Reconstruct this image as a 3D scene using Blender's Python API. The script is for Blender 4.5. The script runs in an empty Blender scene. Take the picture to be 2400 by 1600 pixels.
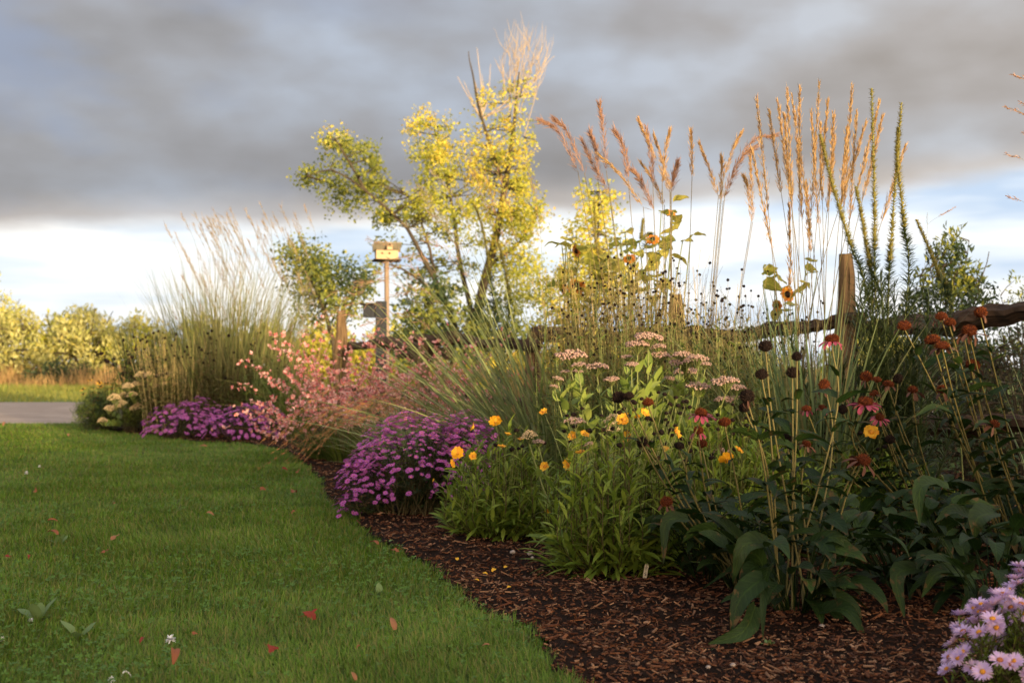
import bpy, math, random
import numpy as np
from mathutils import Vector, Matrix
PI = math.pi
rng = np.random.default_rng(11)
random.seed(5)
scene = bpy.context.scene
COL = scene.collection

# ------------------------------------------------------------------ camera
F, CAMH = 2900.0, 0.78
PITCH = math.atan((862 - 800) / F)
cam_data = bpy.data.cameras.new("camera")
cam = bpy.data.objects.new("camera", cam_data)
COL.objects.link(cam)
cam.location = (0, 0, CAMH)
cam.rotation_euler = (PI / 2 + PITCH, 0, 0)
cam_data.sensor_width = 36
cam_data.lens = F / 2400 * 36
cam_data.clip_start, cam_data.clip_end = 0.05, 3000
cam_data.dof.use_dof = True
cam_data.dof.focus_distance = 4.5
cam_data.dof.aperture_fstop = 4.8
scene.camera = cam
scene.view_settings.view_transform = 'Standard'
scene.view_settings.look = 'None'
scene.view_settings.gamma = 1
scene.view_settings.exposure = 0.6
cy = scene.cycles
cy.max_bounces, cy.diffuse_bounces, cy.glossy_bounces = 5, 3, 2
cy.transmission_bounces, cy.transparent_max_bounces = 4, 4
cy.caustics_reflective = cy.caustics_refractive = False
cy.sample_clamp_indirect = 6
cy.use_denoising = True

# ------------------------------------------------------------------ world
SUN_EL, SUN_AZ = math.radians(3.6), math.radians(150)      # low sun, behind the camera to the right
SDIR = Vector((math.sin(SUN_AZ) * math.cos(SUN_EL), math.cos(SUN_AZ) * math.cos(SUN_EL), math.sin(SUN_EL)))
world = bpy.data.worlds.new("World")
scene.world = world
world.use_nodes = True
nt = world.node_tree
nt.nodes.clear()


class NB:
    """small helper to write node trees"""
    def __init__(s, tree): s.t = tree
    def n(s, typ, **kw):
        x = s.t.nodes.new(typ)
        for k, v in kw.items():
            setattr(x, k, v)
        return x
    def put(s, sock, v):
        if isinstance(v, bpy.types.NodeSocket): s.t.links.new(v, sock)
        else: sock.default_value = v
    def m(s, op, a, b=0.0, c=0.0, clamp=False):
        x = s.n('ShaderNodeMath', operation=op, use_clamp=clamp)
        for i, v in enumerate((a, b, c)): s.put(x.inputs[i], v)
        return x.outputs[0]
    def smooth(s, v, a, b, lo=0.0, hi=1.0):
        x = s.n('ShaderNodeMapRange', interpolation_type='SMOOTHSTEP')
        for i, q in enumerate((v, a, b, lo, hi)): s.put(x.inputs[i], q)
        return x.outputs[0]
    def noise(s, vec, scale, detail=4, rough=.55, w=None):
        x = s.n('ShaderNodeTexNoise')
        if vec is not None: s.put(x.inputs['Vector'], vec)
        x.inputs['Scale'].default_value = scale
        x.inputs['Detail'].default_value = detail
        x.inputs['Roughness'].default_value = rough
        return x.outputs['Fac']
    def ramp(s, f, stops):
        x = s.n('ShaderNodeValToRGB')
        cr = x.color_ramp
        while len(cr.elements) < len(stops): cr.elements.new(0.5)
        for e, (p, c) in zip(cr.elements, stops):
            e.position = p
            e.color = (*c, 1)
        s.put(x.inputs[0], f)
        return x.outputs[0]
    def mix(s, f, a, b, typ='MIX'):
        x = s.n('ShaderNodeMix', data_type='RGBA', blend_type=typ)
        s.put(x.inputs[0], f)
        for sock, v in ((x.inputs[6], a), (x.inputs[7], b)):
            if isinstance(v, tuple): v = (*v, 1)
            s.put(sock, v)
        return x.outputs[2]
    def scalev(s, v, sc):
        x = s.n('ShaderNodeVectorMath', operation='MULTIPLY')
        s.put(x.inputs[0], v)
        x.inputs[1].default_value = sc
        return x.outputs[0]


b = NB(nt)
tc = b.n('ShaderNodeTexCoord').outputs['Generated']
sx = b.n('ShaderNodeSeparateXYZ')
b.put(sx.inputs[0], tc)
el = b.m('ARCSINE', sx.outputs[2])
az = b.m('ARCTAN2', sx.outputs[0], sx.outputs[1])
aabs = b.m('ABSOLUTE', az)
sky = b.n('ShaderNodeTexSky', sky_type='NISHITA', sun_disc=False)
sky.sun_elevation, sky.sun_rotation = SUN_EL, SUN_AZ
bg_sky = b.n('ShaderNodeBackground')
b.put(bg_sky.inputs[0], sky.outputs[0])
bg_sky.inputs[1].default_value = 0.12
# a deck of grey cloud with a bright gap along the horizon in front, open evening sky behind
nE = b.noise(b.scalev(tc, (1, 1, 3.0)), 5.0, 5)
e0 = b.m('ADD', b.m('MULTIPLY', az, .055), .122)
e0 = b.m('ADD', e0, b.smooth(aabs, 1.5, 2.4, 0, .10))
d = b.m('SUBTRACT', b.m('ADD', el, b.m('MULTIPLY', b.m('SUBTRACT', nE, .5), .036)), e0)
deck = b.smooth(d, -.007, .012)
nA = b.noise(b.scalev(tc, (1, 1, 1.7)), 6.3, 3, .45)
nB = b.noise(b.scalev(tc, (1.0, 1.0, 2.2)), 13.0, 4, .5)
nsum = b.m('ADD', b.m('MULTIPLY', nA, .74), b.m('MULTIPLY', nB, .26))
gray = b.ramp(nsum, [(.33, (.198, .212, .250)), (.44, (.236, .260, .320)), (.53, (.265, .308, .400)), (.62, (.305, .372, .505))])
blue_f = b.m('MULTIPLY', b.smooth(b.noise(b.scalev(tc, (1, 1, 2.2)), 4.3, 4, .5), .46, .62), b.smooth(az, .05, -.36, 0.0, .75))
deckc = b.mix(blue_f, gray, (.20, .26, .41))
deckc = b.mix(b.smooth(az, -.1, .42, 0, .9), deckc, b.mix(1.0, deckc, (1.30, 1.20, 1.07), 'MULTIPLY'))
low = b.smooth(d, .11, .01, 0, .75)
deckc = b.mix(low, deckc, b.mix(1.0, deckc, (.84, .84, .85), 'MULTIPLY'))
warmedge = b.smooth(d, .035, -.005, 0, .55)
deckc = b.mix(warmedge, deckc, (.52, .49, .48))
over = b.smooth(el, .36, .9, 1.0, 1.9)  # unseen cloud overhead made brighter as added fill light
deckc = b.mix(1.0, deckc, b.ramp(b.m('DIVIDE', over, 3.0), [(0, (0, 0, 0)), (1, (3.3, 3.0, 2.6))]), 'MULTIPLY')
nC = b.noise(b.scalev(tc, (1, 1, 5.5)), 4.0, 4, .5)
band = b.ramp(nC, [(.36, (.42, .52, .67)), (.47, (.62, .68, .75)), (.56, (.80, .80, .80))])
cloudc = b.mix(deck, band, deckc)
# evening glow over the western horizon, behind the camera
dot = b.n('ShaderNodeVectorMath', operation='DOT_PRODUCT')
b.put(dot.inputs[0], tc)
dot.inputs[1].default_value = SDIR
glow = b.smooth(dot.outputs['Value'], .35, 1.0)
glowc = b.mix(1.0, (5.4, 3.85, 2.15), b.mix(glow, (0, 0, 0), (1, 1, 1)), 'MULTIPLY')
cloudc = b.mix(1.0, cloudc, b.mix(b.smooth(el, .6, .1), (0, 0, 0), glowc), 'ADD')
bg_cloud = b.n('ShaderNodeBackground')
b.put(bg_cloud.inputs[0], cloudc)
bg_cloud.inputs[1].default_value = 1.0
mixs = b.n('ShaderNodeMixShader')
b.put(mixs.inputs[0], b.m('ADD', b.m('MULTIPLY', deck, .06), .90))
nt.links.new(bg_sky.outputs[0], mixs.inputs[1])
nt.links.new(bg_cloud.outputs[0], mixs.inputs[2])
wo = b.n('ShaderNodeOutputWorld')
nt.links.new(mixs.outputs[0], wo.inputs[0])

sun_data = bpy.data.lights.new("sun", 'SUN')
sun_data.energy = 5.0
sun_data.angle = math.radians(0.6)
sun_data.color = (1.0, .74, .40)
sun = bpy.data.objects.new("sun", sun_data)
COL.objects.link(sun)
sun.location = SDIR * 60
sun.rotation_euler = (-SDIR).to_track_quat('-Z', 'Y').to_euler()

# ------------------------------------------------------------------ helpers
cp, sp = math.cos(PITCH), math.sin(PITCH)


def ray(px, py):
    up = (800 - py) / F
    return np.array([(px - 1200) / F, cp - up * sp, sp + up * cp])


def P(px, py, Y):
    r = ray(px, py)
    return np.array([0, 0, CAMH]) + r * (Y / r[1])


def G(px, py, z=0.0):
    r = ray(px, py)
    return np.array([0, 0, CAMH]) + r * ((z - CAMH) / r[2])


def U(a, c, n=None): return rng.uniform(a, c, n)


def A(*a): return np.array(a, float)


class MB:
    """collects vectorised pieces of ONE mesh"""
    def __init__(s):
        s.v, s.q, s.t, s.mq, s.mt, s.n = [], [], [], [], [], 0
        s.uv = []
    def add(s, V, Q=None, T=None, mat=0, uv=None):
        V = np.asarray(V, float).reshape(-1, 3)
        if Q is not None and len(Q):
            Q = np.asarray(Q, int).reshape(-1, 4) + s.n
            s.q.append(Q); s.mq.append(np.full(len(Q), mat))
        if T is not None and len(T):
            T = np.asarray(T, int).reshape(-1, 3) + s.n
            s.t.append(T); s.mt.append(np.full(len(T), mat))
        s.v.append(V); s.n += len(V)
        s.uv.append(np.zeros((len(V), 3)) if uv is None else uv)
    def ribbons(s, C, S, N=None, mat=0):
        """C,S (n,k,3): centre line and half-width vectors; N optional raise of both edges (a folded leaf)"""
        n, k = C.shape[:2]
        if N is None:
            V = np.stack([C - S, C + S], 2); w = 2
        else:
            V = np.stack([C - S + N, C, C + S + N], 2); w = 3
        base = (np.arange(n)[:, None] * k + np.arange(k - 1)[None, :]) * w
        Q = []
        for j in range(w - 1):
            a = base + j
            Q.append(np.stack([a, a + w, a + w + 1, a + 1], -1).reshape(-1, 4))
        uv = np.zeros((n, k, w, 3)); uv[..., 0] = np.linspace(-1, 1, w); uv[..., 1] = np.linspace(0, 1, k)[None, :, None]
        s.add(V, np.concatenate(Q), mat=mat, uv=uv.reshape(-1, 3))
    def tubes(s, C, R, sides=5, mat=0, cap=False):
        C = np.asarray(C, float)
        if C.ndim == 2: C = C[None]
        n, k = C.shape[:2]
        R = np.broadcast_to(np.asarray(R, float), (n, k))
        T = np.gradient(C, axis=1)
        T /= np.linalg.norm(T, axis=2, keepdims=True) + 1e-9
        ref = np.where(np.abs(T[..., 2:3]) > .8, A(1, 0, 0), A(0, 0, 1))
        u = np.cross(T, ref); u /= np.linalg.norm(u, axis=2, keepdims=True) + 1e-9
        w = np.cross(T, u)
        a = np.arange(sides) / sides * 2 * PI
        V = C[:, :, None] + R[:, :, None, None] * (u[:, :, None] * np.cos(a)[None, None, :, None] + w[:, :, None] * np.sin(a)[None, None, :, None])
        i = (np.arange(n)[:, None, None] * k + np.arange(k - 1)[None, :, None]) * sides
        j = np.arange(sides)[None, None, :]
        j2 = (j + 1) % sides
        Q = np.stack([i + j, i + j2, i + sides + j2, i + sides + j], -1)
        uv = np.zeros((n, k, sides, 3)); uv[..., 0] = np.abs(np.arange(sides) / sides - .5) * 2; uv[..., 1] = np.concatenate([np.zeros((n, 1)), np.cumsum(np.linalg.norm(np.diff(C, axis=1), axis=2), 1)], 1)[:, :, None]; uv[..., 2] = C[:, :1, None, 0] * 7
        s.add(V, Q.reshape(-1, 4), mat=mat, uv=uv.reshape(-1, 3))
        if cap:
            for e in (0, k - 1):
                for m in range(n):
                    ids = (m * k + e) * sides + np.arange(sides)
                    VV = np.concatenate([V.reshape(-1, 3)[ids], C[m, e][None]])
                    TT = [(x, (x + 1) % sides, sides) for x in range(sides)]
                    s.add(VV, T=TT, mat=mat)
    def inst(s, tv, M, pos, Q=None, T=None, mat=0):
        """copies of a small template: M (n,3,3), pos (n,3)"""
        n, m = len(pos), len(tv)
        V = np.einsum('nij,mj->nmi', M, tv) + pos[:, None]
        off = np.arange(n)[:, None, None] * m
        s.add(V, None if Q is None else (off + np.asarray(Q)[None]).reshape(-1, 4),
              None if T is None else (off + np.asarray(T)[None]).reshape(-1, 3), mat=mat)
    def box(s, c, size, M=None, mat=0):
        h = np.asarray(size) / 2
        V = np.array([(x, y, z) for x in (-1, 1) for y in (-1, 1) for z in (-1, 1)], float) * h
        if M is not None: V = V @ np.asarray(M).T
        s.add(V + c, [(0, 1, 3, 2), (4, 6, 7, 5), (0, 4, 5, 1), (2, 3, 7, 6), (0, 2, 6, 4), (1, 5, 7, 3)], mat=mat)
    def mesh(s, name, mats, smooth=True):
        me = bpy.data.meshes.new(name)
        V = np.concatenate(s.v) if s.v else np.zeros((0, 3))
        Q = np.concatenate(s.q) if s.q else np.zeros((0, 4), int)
        T = np.concatenate(s.t) if s.t else np.zeros((0, 3), int)
        me.vertices.add(len(V)); me.vertices.foreach_set('co', V.ravel().astype(np.float32))
        nl = Q.size + T.size
        me.loops.add(nl); me.polygons.add(len(Q) + len(T))
        me.loops.foreach_set('vertex_index', np.concatenate([Q.ravel(), T.ravel()]).astype(np.int32))
        st = np.concatenate([np.arange(len(Q)) * 4, Q.size + np.arange(len(T)) * 3]).astype(np.int32)
        me.polygons.foreach_set('loop_start', st)
        mi = np.concatenate((s.mq + s.mt) or [np.zeros(0)]).astype(np.int32)
        me.polygons.foreach_set('material_index', mi)
        me.polygons.foreach_set('use_smooth', np.full(len(st), smooth, bool))
        for m in (mats if isinstance(mats, (list, tuple)) else [mats]): me.materials.append(m)
        if len(V) and any(m.get('veins') for m in (mats if isinstance(mats, (list, tuple)) else [mats])):
            at = me.attributes.new('leaf_uv', 'FLOAT_VECTOR', 'POINT'); at.data.foreach_set('vector', np.concatenate(s.uv).ravel().astype(np.float32))
        me.update(calc_edges=True)
        return me


def tag(o, label=None, cat=None, group=None, kind=None):
    if label: o['label'] = label
    if cat: o['category'] = cat
    if group: o['group'] = group
    if kind: o['kind'] = kind
    return o


def thing(name, label, cat, loc, group=None, kind=None):
    o = bpy.data.objects.new(name, None)
    COL.objects.link(o)
    o.empty_display_size = .1
    o.location = [float(q) for q in loc]
    return tag(o, label, cat, group, kind)


def part(name, mb, mats, parent, label=None, kind=None, smooth=True):
    """mb in world coordinates; stored relative to the thing's base"""
    base = parent
    off = A(0, 0, 0)
    while base is not None:
        off = off + A(*base.location); base = base.parent
    me = mb.mesh(name, mats, smooth) if isinstance(mb, MB) else mb
    if isinstance(mb, MB) and off.any():
        me.transform(Matrix.Translation([-float(q) for q in off]))
    o = bpy.data.objects.new(name, me)
    COL.objects.link(o)
    o.parent = parent
    return tag(o, label, None, None, kind)


def placed(name, me, parent, pos, M):
    """an object that shares mesh data, placed in world coordinates under its thing"""
    o = bpy.data.objects.new(name, me)
    COL.objects.link(o)
    o.parent = parent
    p = A(*pos) - A(*parent.location)
    m = Matrix([[float(M[r][c]) for c in range(3)] + [float(p[r])] for r in range(3)] + [[0, 0, 0, 1]])
    o.matrix_local = m
    return o


def top(name, mb, mats, label, cat, loc=None, group=None, kind=None, smooth=True):
    me = mb.mesh(name, mats, smooth)
    o = bpy.data.objects.new(name, me)
    if loc is not None:
        me.transform(Matrix.Translation([-float(q) for q in loc]))
        o.location = [float(q) for q in loc]
    COL.objects.link(o)
    return tag(o, label, cat, group, kind)


def unit(v): return v / (np.linalg.norm(v, axis=-1, keepdims=True) + 1e-9)


def frames(nrm, spin, scale):
    """rotation matrices whose local z is nrm"""
    nrm = unit(np.asarray(nrm, float))
    ref = np.where(np.abs(nrm[:, 2:3]) > .9, A(1, 0, 0), A(0, 0, 1))
    x = unit(np.cross(ref, nrm)); y = np.cross(nrm, x)
    c, s_ = np.cos(spin)[:, None], np.sin(spin)[:, None]
    X, Y = x * c + y * s_, -x * s_ + y * c
    return np.stack([X, Y, nrm], 2) * np.asarray(scale).reshape(-1, 1, 1)


def arcs(base, azi, l0, l1, L, K, power=1.0):
    """stems that start at lean l0 (from vertical) and end at l1"""
    n = len(base)
    t = np.linspace(0, 1, K)[None, :] ** power
    l0, l1, L, azi = [np.broadcast_to(np.asarray(q, float), (n,)) for q in (l0, l1, L, azi)]
    lean = l0[:, None] + (l1 - l0)[:, None] * t
    D = np.stack([np.sin(lean) * np.cos(azi)[:, None], np.sin(lean) * np.sin(azi)[:, None], np.cos(lean)], -1)
    st = D * (L / (K - 1))[:, None, None]
    C = np.concatenate([np.zeros((n, 1, 3)), np.cumsum((st[:, 1:] + st[:, :-1]) / 2, 1)], 1) + np.asarray(base)[:, None]
    S = np.broadcast_to(np.stack([-np.sin(azi), np.cos(azi), 0 * azi], -1)[:, None], D.shape)
    return C, D, S, np.cross(S, D)


PROF = {
    'blade': lambda t: np.minimum(1, (1 - t) * 2.2) * np.minimum(1, .5 + t * 4) * (t < .999) + .02,
    'lance': lambda t: np.sin(PI * np.clip(.06 + .93 * t, 0, 1) ** .8) ** .9 + .02,
    'ovate': lambda t: np.sin(PI * np.clip(.05 + .94 * t, 0, 1) ** .62) ** .85 + .02,
    'obov': lambda t: np.sin(PI * np.clip(.03 + .95 * t, 0, 1) ** 1.25) + .04,
    'petal': lambda t: np.minimum(1, .35 + t * 1.6) * np.minimum(1, (1.06 - t) * 6),
}


def leaves(mb, base, azi, lean, droop, L, W, K=4, prof='lance', fold=.0, roll=0.0, power=1.0, mat=0, wav=0.0):
    n = len(base)
    C, D, S, N = arcs(base, azi, lean, np.asarray(lean) + np.asarray(droop), L, K, power)
    roll = np.broadcast_to(np.asarray(roll, float), (n,))[:, None, None]
    S2 = S * np.cos(roll) + N * np.sin(roll)
    N2 = N * np.cos(roll) - S * np.sin(roll)
    t = np.linspace(0, 1, K)
    w = PROF[prof](t)[None, :, None] * np.broadcast_to(np.asarray(W, float), (n,))[:, None, None] / 2
    if wav:
        C = C + N2 * w * wav * np.sin(t * 9 + U(0, 6, n)[:, None])[..., None]
    if fold:
        mb.ribbons(C, S2 * w, N2 * w * fold * -1, mat)
    else:
        mb.ribbons(C, S2 * w, None, mat)


def crv(pts, K=10):
    """smooth curve through points"""
    p = np.asarray(pts, float)
    if len(p) == 2:
        return p[0] + (p[1] - p[0]) * np.linspace(0, 1, K)[:, None]
    q = np.concatenate([[2 * p[0] - p[1]], p, [2 * p[-1] - p[-2]]])
    out = []
    for u in np.linspace(0, len(p) - 1 - 1e-6, K):
        i = int(u); f = u - i
        a, b_, c, d_ = q[i:i + 4]
        out.append(.5 * (2 * b_ + (c - a) * f + (2 * a - 5 * b_ + 4 * c - d_) * f * f + (3 * b_ - a - 3 * c + d_) * f ** 3))
    return np.array(out)


def along(C, t):
    """points on a polyline C (k,3) at t in 0..1"""
    x = np.clip(t, 0, 1) * (len(C) - 1)
    i = np.minimum(x.astype(int), len(C) - 2)
    f = (x - i)[:, None]
    return C[i] * (1 - f) + C[i + 1] * f, unit(C[i + 1] - C[i])


# ------------------------------------------------------------------ materials
def mat_new(name):
    m = bpy.data.materials.new(name)
    m.use_nodes = True
    m.node_tree.nodes.clear()
    return m, NB(m.node_tree)


def out(b_, sh):
    o = b_.n('ShaderNodeOutputMaterial')
    b_.t.links.new(sh, o.inputs[0])


def leafmat(name, cols, trans=.3, rough=.55, spec=.3, patch=0.0, veins=0.0, blotch=0.0):
    m, q = mat_new(name)
    geo = q.n('ShaderNodeNewGeometry')
    st = [(i / max(1, len(cols) - 1), c) for i, c in enumerate(cols)]
    c = q.ramp(geo.outputs['Random Per Island'], st)
    if patch:
        nz = q.noise(q.n('ShaderNodeTexCoord').outputs['Object'], patch, 3)
        c = q.mix(q.smooth(nz, .35, .62, .0, .75), c, q.mix(1.0, c, (.60, .64, .5), 'MULTIPLY'))
    hgt = None
    if veins:
        m['veins'] = 1
        at = q.n('ShaderNodeAttribute', attribute_name='leaf_uv')
        sv = q.n('ShaderNodeSeparateXYZ'); q.put(sv.inputs[0], at.outputs['Vector'])
        au = q.m('ABSOLUTE', sv.outputs[0])
        rib = q.smooth(au, .13, .02)
        ph = q.m('MULTIPLY', q.m('SUBTRACT', sv.outputs[1], q.m('MULTIPLY', au, .22)), 52.0)
        side = q.smooth(q.m('SINE', ph), .72, .98)
        vn = q.m('MAXIMUM', rib, q.m('MULTIPLY', side, .5))
        c = q.mix(q.m('MULTIPLY', vn, veins), c, q.mix(1.0, c, (2.5, 2.2, 1.9), 'MULTIPLY'))
        hgt = q.m('SUBTRACT', q.m('MULTIPLY', q.m('SINE', ph), .35), vn)
        tcn = q.n('ShaderNodeTexCoord').outputs['Object']
        bl = q.smooth(q.m('ADD', q.noise(tcn, 22, 4, .65), q.m('MULTIPLY', q.m('MULTIPLY', au, sv.outputs[1]), .16)), .62, .70, 0, blotch)
        c = q.mix(bl, c, (.10, .055, .02))
    pr = q.n('ShaderNodeBsdfPrincipled')
    q.put(pr.inputs['Base Color'], c)
    pr.inputs['Roughness'].default_value = rough
    pr.inputs['Specular IOR Level'].default_value = spec
    if hgt is not None:
        bp = q.n('ShaderNodeBump')
        bp.inputs['Strength'].default_value = .5
        bp.inputs['Distance'].default_value = .002
        q.put(bp.inputs['Height'], hgt)
        q.t.links.new(bp.outputs[0], pr.inputs['Normal'])
    sh = pr.outputs[0]
    if trans:
        tr = q.n('ShaderNodeBsdfTranslucent')
        q.put(tr.inputs[0], c)
        mx = q.n('ShaderNodeMixShader')
        mx.inputs[0].default_value = trans
        q.t.links.new(sh, mx.inputs[1]); q.t.links.new(tr.outputs[0], mx.inputs[2])
        sh = mx.outputs[0]
    out(q, sh)
    return m


def barkmat(name, c1, c2, scale=(30, 30, 4), rough=.85, bump=.5, grain=False):
    m, q = mat_new(name)
    if grain:
        m['veins'] = 1
        v = q.scalev(q.n('ShaderNodeAttribute', attribute_name='leaf_uv').outputs['Vector'], scale)
    else:
        v = q.scalev(q.n('ShaderNodeTexCoord').outputs['Object'], scale)
    nz = q.noise(v, 1.0, 6, .65)
    c = q.ramp(nz, [(.3, c1), (.7, c2)])
    pr = q.n('ShaderNodeBsdfPrincipled')
    q.put(pr.inputs['Base Color'], c)
    pr.inputs['Roughness'].default_value = rough
    pr.inputs['Specular IOR Level'].default_value = .2
    if bump:
        bp = q.n('ShaderNodeBump')
        bp.inputs['Strength'].default_value = bump
        bp.inputs['Distance'].default_value = .02
        q.put(bp.inputs['Height'], nz)
        q.t.links.new(bp.outputs[0], pr.inputs['Normal'])
    out(q, pr.outputs[0])
    return m


def groundmat(name, stops, scale, bump=.4, dist=.02, rough=.95, fine=None):
    m, q = mat_new(name)
    tcn = q.n('ShaderNodeTexCoord').outputs['Object']
    n1 = q.noise(tcn, scale, 6, .65)
    c = q.ramp(n1, stops)
    h = n1
    if fine:
        n2 = q.noise(tcn, fine, 4, .7)
        c = q.mix(q.smooth(n2, .4, .65, 0, .6), c, q.mix(1.0, c, (1.7, 1.6, 1.5), 'MULTIPLY'))
        h = q.m('ADD', n1, n2)
    pr = q.n('ShaderNodeBsdfPrincipled')
    q.put(pr.inputs['Base Color'], c)
    pr.inputs['Roughness'].default_value = rough
    pr.inputs['Specular IOR Level'].default_value = .1
    bp = q.n('ShaderNodeBump')
    bp.inputs['Strength'].default_value = bump
    bp.inputs['Distance'].default_value = dist
    q.put(bp.inputs['Height'], h)
    q.t.links.new(bp.outputs[0], pr.inputs['Normal'])
    out(q, pr.outputs[0])
    return m


M = {}
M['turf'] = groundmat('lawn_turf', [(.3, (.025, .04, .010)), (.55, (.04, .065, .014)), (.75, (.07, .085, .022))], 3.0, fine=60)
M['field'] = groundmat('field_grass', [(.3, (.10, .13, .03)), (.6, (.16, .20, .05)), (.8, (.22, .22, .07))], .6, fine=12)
M['soil'] = groundmat('mulch_soil', [(.3, (.011, .006, .004)), (.6, (.024, .0115, .0068)), (.8, (.046, .023, .013))], 14, 1.0, .03, fine=110)
M['gravel'] = groundmat('drive_gravel', [(.3, (.25, .20, .17)), (.7, (.40, .33, .28))], 1.2, .5, .02, fine=45)
M['blade'] = leafmat('grass_blade', [(.09, .195, .016), (.135, .255, .024), (.185, .31, .036), (.16, .245, .04), (.32, .27, .09), (.10, .205, .02)], .35, .5, .25, patch=2.2)
M['clover'] = leafmat('clover_leaf', [(.075, .16, .018), (.11, .215, .028)], .3)
M['chips'] = leafmat('wood_chips', [(.02, .009, .006), (.058, .021, .011), (.11, .042, .021), (.20, .08, .037), (.028, .012, .008), (.34, .19, .11), (.08, .038, .026), (.022, .011, .008), (.13, .055, .03)], 0, .9, .1)
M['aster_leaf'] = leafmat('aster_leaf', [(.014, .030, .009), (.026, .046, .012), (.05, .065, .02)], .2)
M['purple'] = leafmat('aster_petal_purple', [(.48, .11, .46), (.54, .13, .44), (.42, .12, .48)], .3, .6, .2)
M['lilac'] = leafmat('aster_petal_lilac', [(.66, .48, .80), (.74, .56, .80), (.78, .54, .66)], .3, .6, .2)
M['gold'] = leafmat('flower_centre', [(.62, .28, .03), (.5, .2, .03)], 0, .8, .1)
M['maroon'] = leafmat('aster_centre', [(.28, .08, .09), (.4, .2, .05)], 0, .8, .1)
M['rust'] = leafmat('faded_centre', [(.42, .16, .06), (.3, .10, .05)], 0, .9, .1)
M['stem_g'] = leafmat('stem_green', [(.13, .17, .05), (.20, .23, .08), (.16, .16, .05)], 0, .6, .25)
M['stem_tan'] = leafmat('stem_tan', [(.36, .28, .12), (.48, .38, .17), (.30, .23, .11)], 0, .7, .2)
M['stem_dark_tan'] = leafmat('stem_dark_tan', [(.16, .13, .05), (.20, .15, .07), (.12, .13, .05)], 0, .7, .2)
M['stem_dk'] = leafmat('stem_dark', [(.06, .05, .025), (.09, .07, .03)], 0, .8, .2)
M['cor_leaf'] = leafmat('coreopsis_leaf', [(.09, .15, .018), (.17, .24, .028), (.27, .34, .05), (.12, .185, .023)], .32, .5, .3)
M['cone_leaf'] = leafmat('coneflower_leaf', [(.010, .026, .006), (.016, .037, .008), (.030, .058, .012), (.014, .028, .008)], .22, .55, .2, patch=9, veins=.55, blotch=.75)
M['cone_stem'] = leafmat('coneflower_stem', [(.12, .12, .035), (.15, .12, .04), (.09, .10, .025)], 0, .6, .25)
M['cone_or'] = leafmat('cone_orange', [(.045, .010, .006), (.10, .024, .008), (.20, .054, .011)], 0, .8, .15)
M['cone_bk'] = leafmat('cone_black', [(.008, .006, .006), (.02, .012, .01), (.035, .02, .014)], 0, .9, .1)
M['pet_pink'] = leafmat('coneflower_petal', [(.30, .04, .085), (.36, .07, .11), (.25, .035, .06)], .25)
M['pet_dry'] = leafmat('coneflower_petal_dry', [(.12, .05, .03), (.08, .03, .02), (.30, .17, .12)], .2, .8)
M['yellow'] = leafmat('coreopsis_petal', [(.80, .40, .02), (.82, .46, .03), (.72, .30, .015)], .25, .6)
M['sedum_leaf'] = leafmat('sedum_leaf', [(.19, .27, .055), (.26, .33, .075), (.31, .36, .09)], .3, .45, .3)
M['sedum_fl'] = leafmat('sedum_flower', [(.30, .17, .155), (.40, .26, .22), (.47, .34, .27), (.32, .20, .17)], .1, .8)
M['sedum_cream'] = leafmat('sedum_flower_cream', [(.50, .36, .20), (.62, .48, .28)], .1, .8)
M['gaura'] = leafmat('gaura_petal', [(.62, .14, .15), (.70, .26, .24), (.82, .56, .52), (.54, .08, .10)], .3, .6)
M['gaura_st'] = leafmat('gaura_stem', [(.16, .10, .04), (.13, .15, .05), (.22, .10, .06)], 0)
M['mid_leaf'] = leafmat('mixed_leaf', [(.07, .11, .02), (.11, .16, .028), (.17, .21, .04)], .3)
M['brown_leaf'] = leafmat('withered_leaf', [(.10, .12, .03), (.14, .11, .04), (.12, .16, .04), (.15, .09, .04)], .25)
M['bluegrass'] = leafmat('grass_bluegreen', [(.12, .19, .09), (.18, .25, .12), (.23, .28, .12), (.30, .26, .12)], .3)
M['silver'] = leafmat('grass_greygreen', [(.17, .22, .09), (.23, .28, .11), (.30, .32, .14), (.11, .16, .045)], .3)
M['plume_gold'] = leafmat('plume_gold', [(.46, .28, .12), (.62, .42, .19), (.36, .19, .08)], .35, .8)
M['plume_red'] = leafmat('plume_red', [(.40, .22, .14), (.48, .29, .19), (.30, .15, .10)], .35, .8)
M['plume_tan'] = leafmat('plume_tan', [(.32, .24, .15), (.42, .32, .20), (.26, .18, .12)], .3, .8)
M['fountain'] = leafmat('fountain_plume', [(.42, .17, .07), (.52, .24, .10), (.34, .14, .07)], .35, .8)
M['miscan'] = leafmat('miscanthus_blade', [(.16, .19, .06), (.22, .24, .08), (.30, .26, .11), (.12, .16, .05)], .3)
M['liatris'] = leafmat('spike_leaf', [(.035, .06, .022), (.06, .09, .03), (.09, .11, .04)], .25)
M['liatris_seed'] = leafmat('spike_seed', [(.30, .29, .07), (.44, .38, .11), (.20, .18, .05)], .2, .8)
M['yel_leaf'] = leafmat('tree_leaf_yellow', [(.60, .46, .06), (.68, .58, .09), (.56, .53, .09), (.56, .36, .04)], .35)
M['lime_leaf'] = leafmat('tree_leaf_lime', [(.32, .36, .05), (.44, .45, .055), (.56, .50, .06), (.25, .29, .045)], .35)
M['grn_leaf'] = leafmat('tree_leaf_green', [(.14, .18, .035), (.22, .25, .045), (.34, .33, .05)], .3)
M['dark_leaf'] = leafmat('tree_leaf_dark', [(.03, .06, .022), (.05, .08, .03), (.08, .11, .04)], .25)
M['willow'] = leafmat('willow_leaf', [(.46, .45, .16), (.58, .55, .24), (.38, .40, .11), (.50, .42, .11)], .3)
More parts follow.
